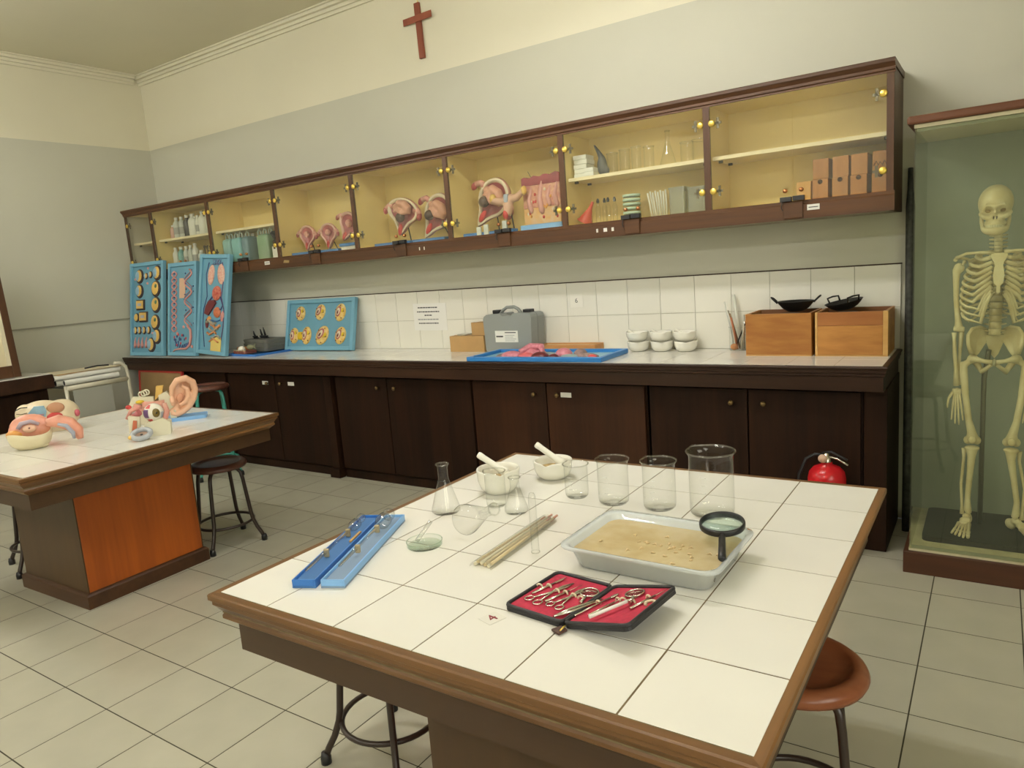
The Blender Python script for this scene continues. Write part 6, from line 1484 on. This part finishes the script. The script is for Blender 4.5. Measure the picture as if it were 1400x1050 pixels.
b = MB(); b.prism([(-.105, .0), (-.06, .0), (-.05, .10), (-.10, .11)], -.01, .03, X=T(0, .0, 0) @ RX(90)); b.obj('back_wall', mat('model_ivory', (.72, .68, .50), .4), ey, bevel=.003)
rg = thing('cornea_ring', 'loose grey-blue eye ring leaning in front of the eyeball model', 'anatomy model', (-3.010, -2.246, ZT2+.030), (R(28), R(-6), R(60)))
MB().tube([(.040*math.cos(a), .034*math.sin(a), .0) for a in [2*math.pi*i/30 for i in range(30)]], .0125, 10, closed=True).obj('ring', mat('ring_grey', (.40, .42, .44), .25), rg)
MB().lathe([(0, -.006), (.032, -.004)], 24).obj('iris_disc', mat('ring_brown', (.36, .24, .18), .4), rg); MB().lathe([(0, -.003), (.007, -.003)], 14).obj('pupil', M_BLACK, rg)
MB().ell((-.048, -.01, .002), (.012, .012, .010), 10, 8).obj('yellow_patch', M_YEL, rg)

# ------------------------------------------------------------------ along the left wall
sw = thing('side_worktop', 'dark-edged worktop along the side wall behind the far table', 'worktop', (-5.985, -2.5, 0))
MB().box(-.295, .285, -1.08, 1.075, .78, .885).obj('slab', M_DARKX, sw, bevel=.006)
MB().box(-.295, .270, -1.07, 1.06, .8855, .891).obj('tile_top', M_TILE, sw)
MB().box(-.295, .20, -1.06, 1.05, 0, .78).obj('cabinet_body', M_DARK, sw)
for k in range(4): MB().box(.2005, .218, -1.05+.525*k+.006, -1.05+.525*(k+1)-.006, .07, .76).obj('door', M_DARK, sw, bevel=.003)
dc = thing('display_frame', 'brown-framed cream display board standing on the side worktop', 'frame', (-5.80, -2.16, .896), (0, R(-4), 0))
MB().box(-.012, .0, -.50, .50, .06, .95).obj('cream_panel', mat('cream_panel', (.62, .55, .36), .6), dc)
MB().box(-.03, .022, .50, .55, 0, 1.0).obj('stile', M_RAILZ, dc, bevel=.003); MB().box(-.03, .022, -.55, -.50, 0, 1.0).obj('stile', M_RAILZ, dc, bevel=.003)
MB().box(-.028, .016, -.50, .50, 0, .09).obj('bottom_rail', M_RAILZ, dc, bevel=.003); MB().box(-.028, .016, -.50, .50, .95, 1.0).obj('top_rail', M_RAILZ, dc, bevel=.003)
MB().box(.0005, .018, .474, .4995, .09, .95).obj('cream_bead', mat('cream_bead', (.68, .62, .44), .5), dc)
# trolley
M_WTUBE = mat('cream_tube_paint', (.64, .60, .46), .35)
tr = thing('trolley', 'cream tubular trolley loaded with paper rolls beside the side worktop', 'trolley', (-5.87, -1.12, 0))
for sx in (-.19, .19):
    MB().tube([(sx, .26, .02), (sx, .26, .80), (sx, .25, .86), (sx, .21, .895), (sx, .16, .900)] if sx > 0 else [(sx, .26, .02), (sx, .26, .775)], .014, 10).obj('handle_post', M_WTUBE, tr)
    MB().tube([(sx, -.24, .02), (sx, -.24, .775)], .013, 10).obj('post', M_WTUBE, tr)
    MB().tube([(sx, -.25, .755), (sx, .27, .755)], .013, 10, flat=1.5).obj('top_rail', M_WTUBE, tr); MB().tube([(sx, -.24, .2), (sx, .26, .2)], .011, 10).obj('low_rail', M_WTUBE, tr)
    for y in (-.24, .26): MB().ell((sx, y, .018), (.012, .018, .018), 12, 8).obj('caster', M_BLACK, tr)
MB().box(-.18, .18, -.235, .255, .752, .758).obj('shelf', mat('shelf_grey', (.34, .33, .27), .5), tr); MB().box(-.18, .18, -.235, .255, .197, .203).obj('shelf', mat('shelf_grey', (.34, .33, .27), .5), tr)
MB().box(.205, .215, -.20, .10, .18, .735).obj('grey_side_board', mat('grey_board', (.40, .40, .34), .6), tr)
M_ROLL = mat('white_roll_paper', (.78, .77, .70), .6)
for k, (x, z, y0, y1, r, s_) in enumerate(((-5.70, .800, -1.36, -.93, .022, 'thick white paper roll on the outer side of the trolley'), (-5.755, .802, -1.40, -.95, .024, 'white paper roll second from the aisle on the trolley'), (-5.82, .805, -1.38, -.93, .027, 'white paper roll in the middle of the trolley'), (-5.725, .844, -1.42, -.90, .020, 'topmost thin white paper roll with dark end caps'))):
    t = thing('paper_roll', s_, 'paper roll', (x, (y0+y1)/2, z), group='paper rolls on the trolley'); l = (y1-y0)/2
    MB().tube([(0, -l, 0), (0, l, 0)], r, 14, caps=False).obj('roll', M_ROLL, t)
    MB().lathe([(r*.96, -.004), (0, -.004)], 14, X=T(0, -l, 0) @ RX(90)).obj('dark_end', M_IRON, t); MB().lathe([(r*.96, .004), (0, .004)], 14, X=T(0, l, 0) @ RX(90)).obj('dark_end', M_IRON, t)
for k, (z, m, s_) in enumerate(((.8646, M_CARD, 'brown cardboard sheet lying on the paper rolls'), (.8692, mat('cream_card', (.60, .53, .36), .7), 'cream card sheet on top of the brown cardboard sheet'))):
    tag(MB().box(-.14, .14, -.27, .27, 0, .004).obj('card_sheet', m, loc=(-5.86, -1.13-.03*k, z), rot=(0, 0, R(3-8*k))), s_, 'card', 'sheets on the trolley')
tag(MB().tube([(0, -.10, 0), (0, .0, .006), (.01, .09, 0)], .006, 8).obj('black_marker', M_BLACK, loc=(-5.84, -1.02, .8795)), 'black marker lying on the card sheets of the trolley', 'marker')
# red-edged board under the worktop
rb = thing('red_edged_board', 'brown board with red edge leaning under the worktop behind the trolley', 'board', (-5.70, -.66, .002), (R(-7), 0, 0))
MB().box(-.32, .32, 0, .008, 0, .76).obj('sheet', mat('brown_hardboard', (.30, .19, .08), .7, var=.15, vscale=6), rb)
for a in ((-.34, -.32, 0, .78), (.32, .34, 0, .78), (-.32, .32, .76, .78)): MB().box(a[0], a[1], -.006, .012, a[2], a[3]).obj('red_edge', mat('red_edge_paint', (.42, .03, .025), .5), rb)
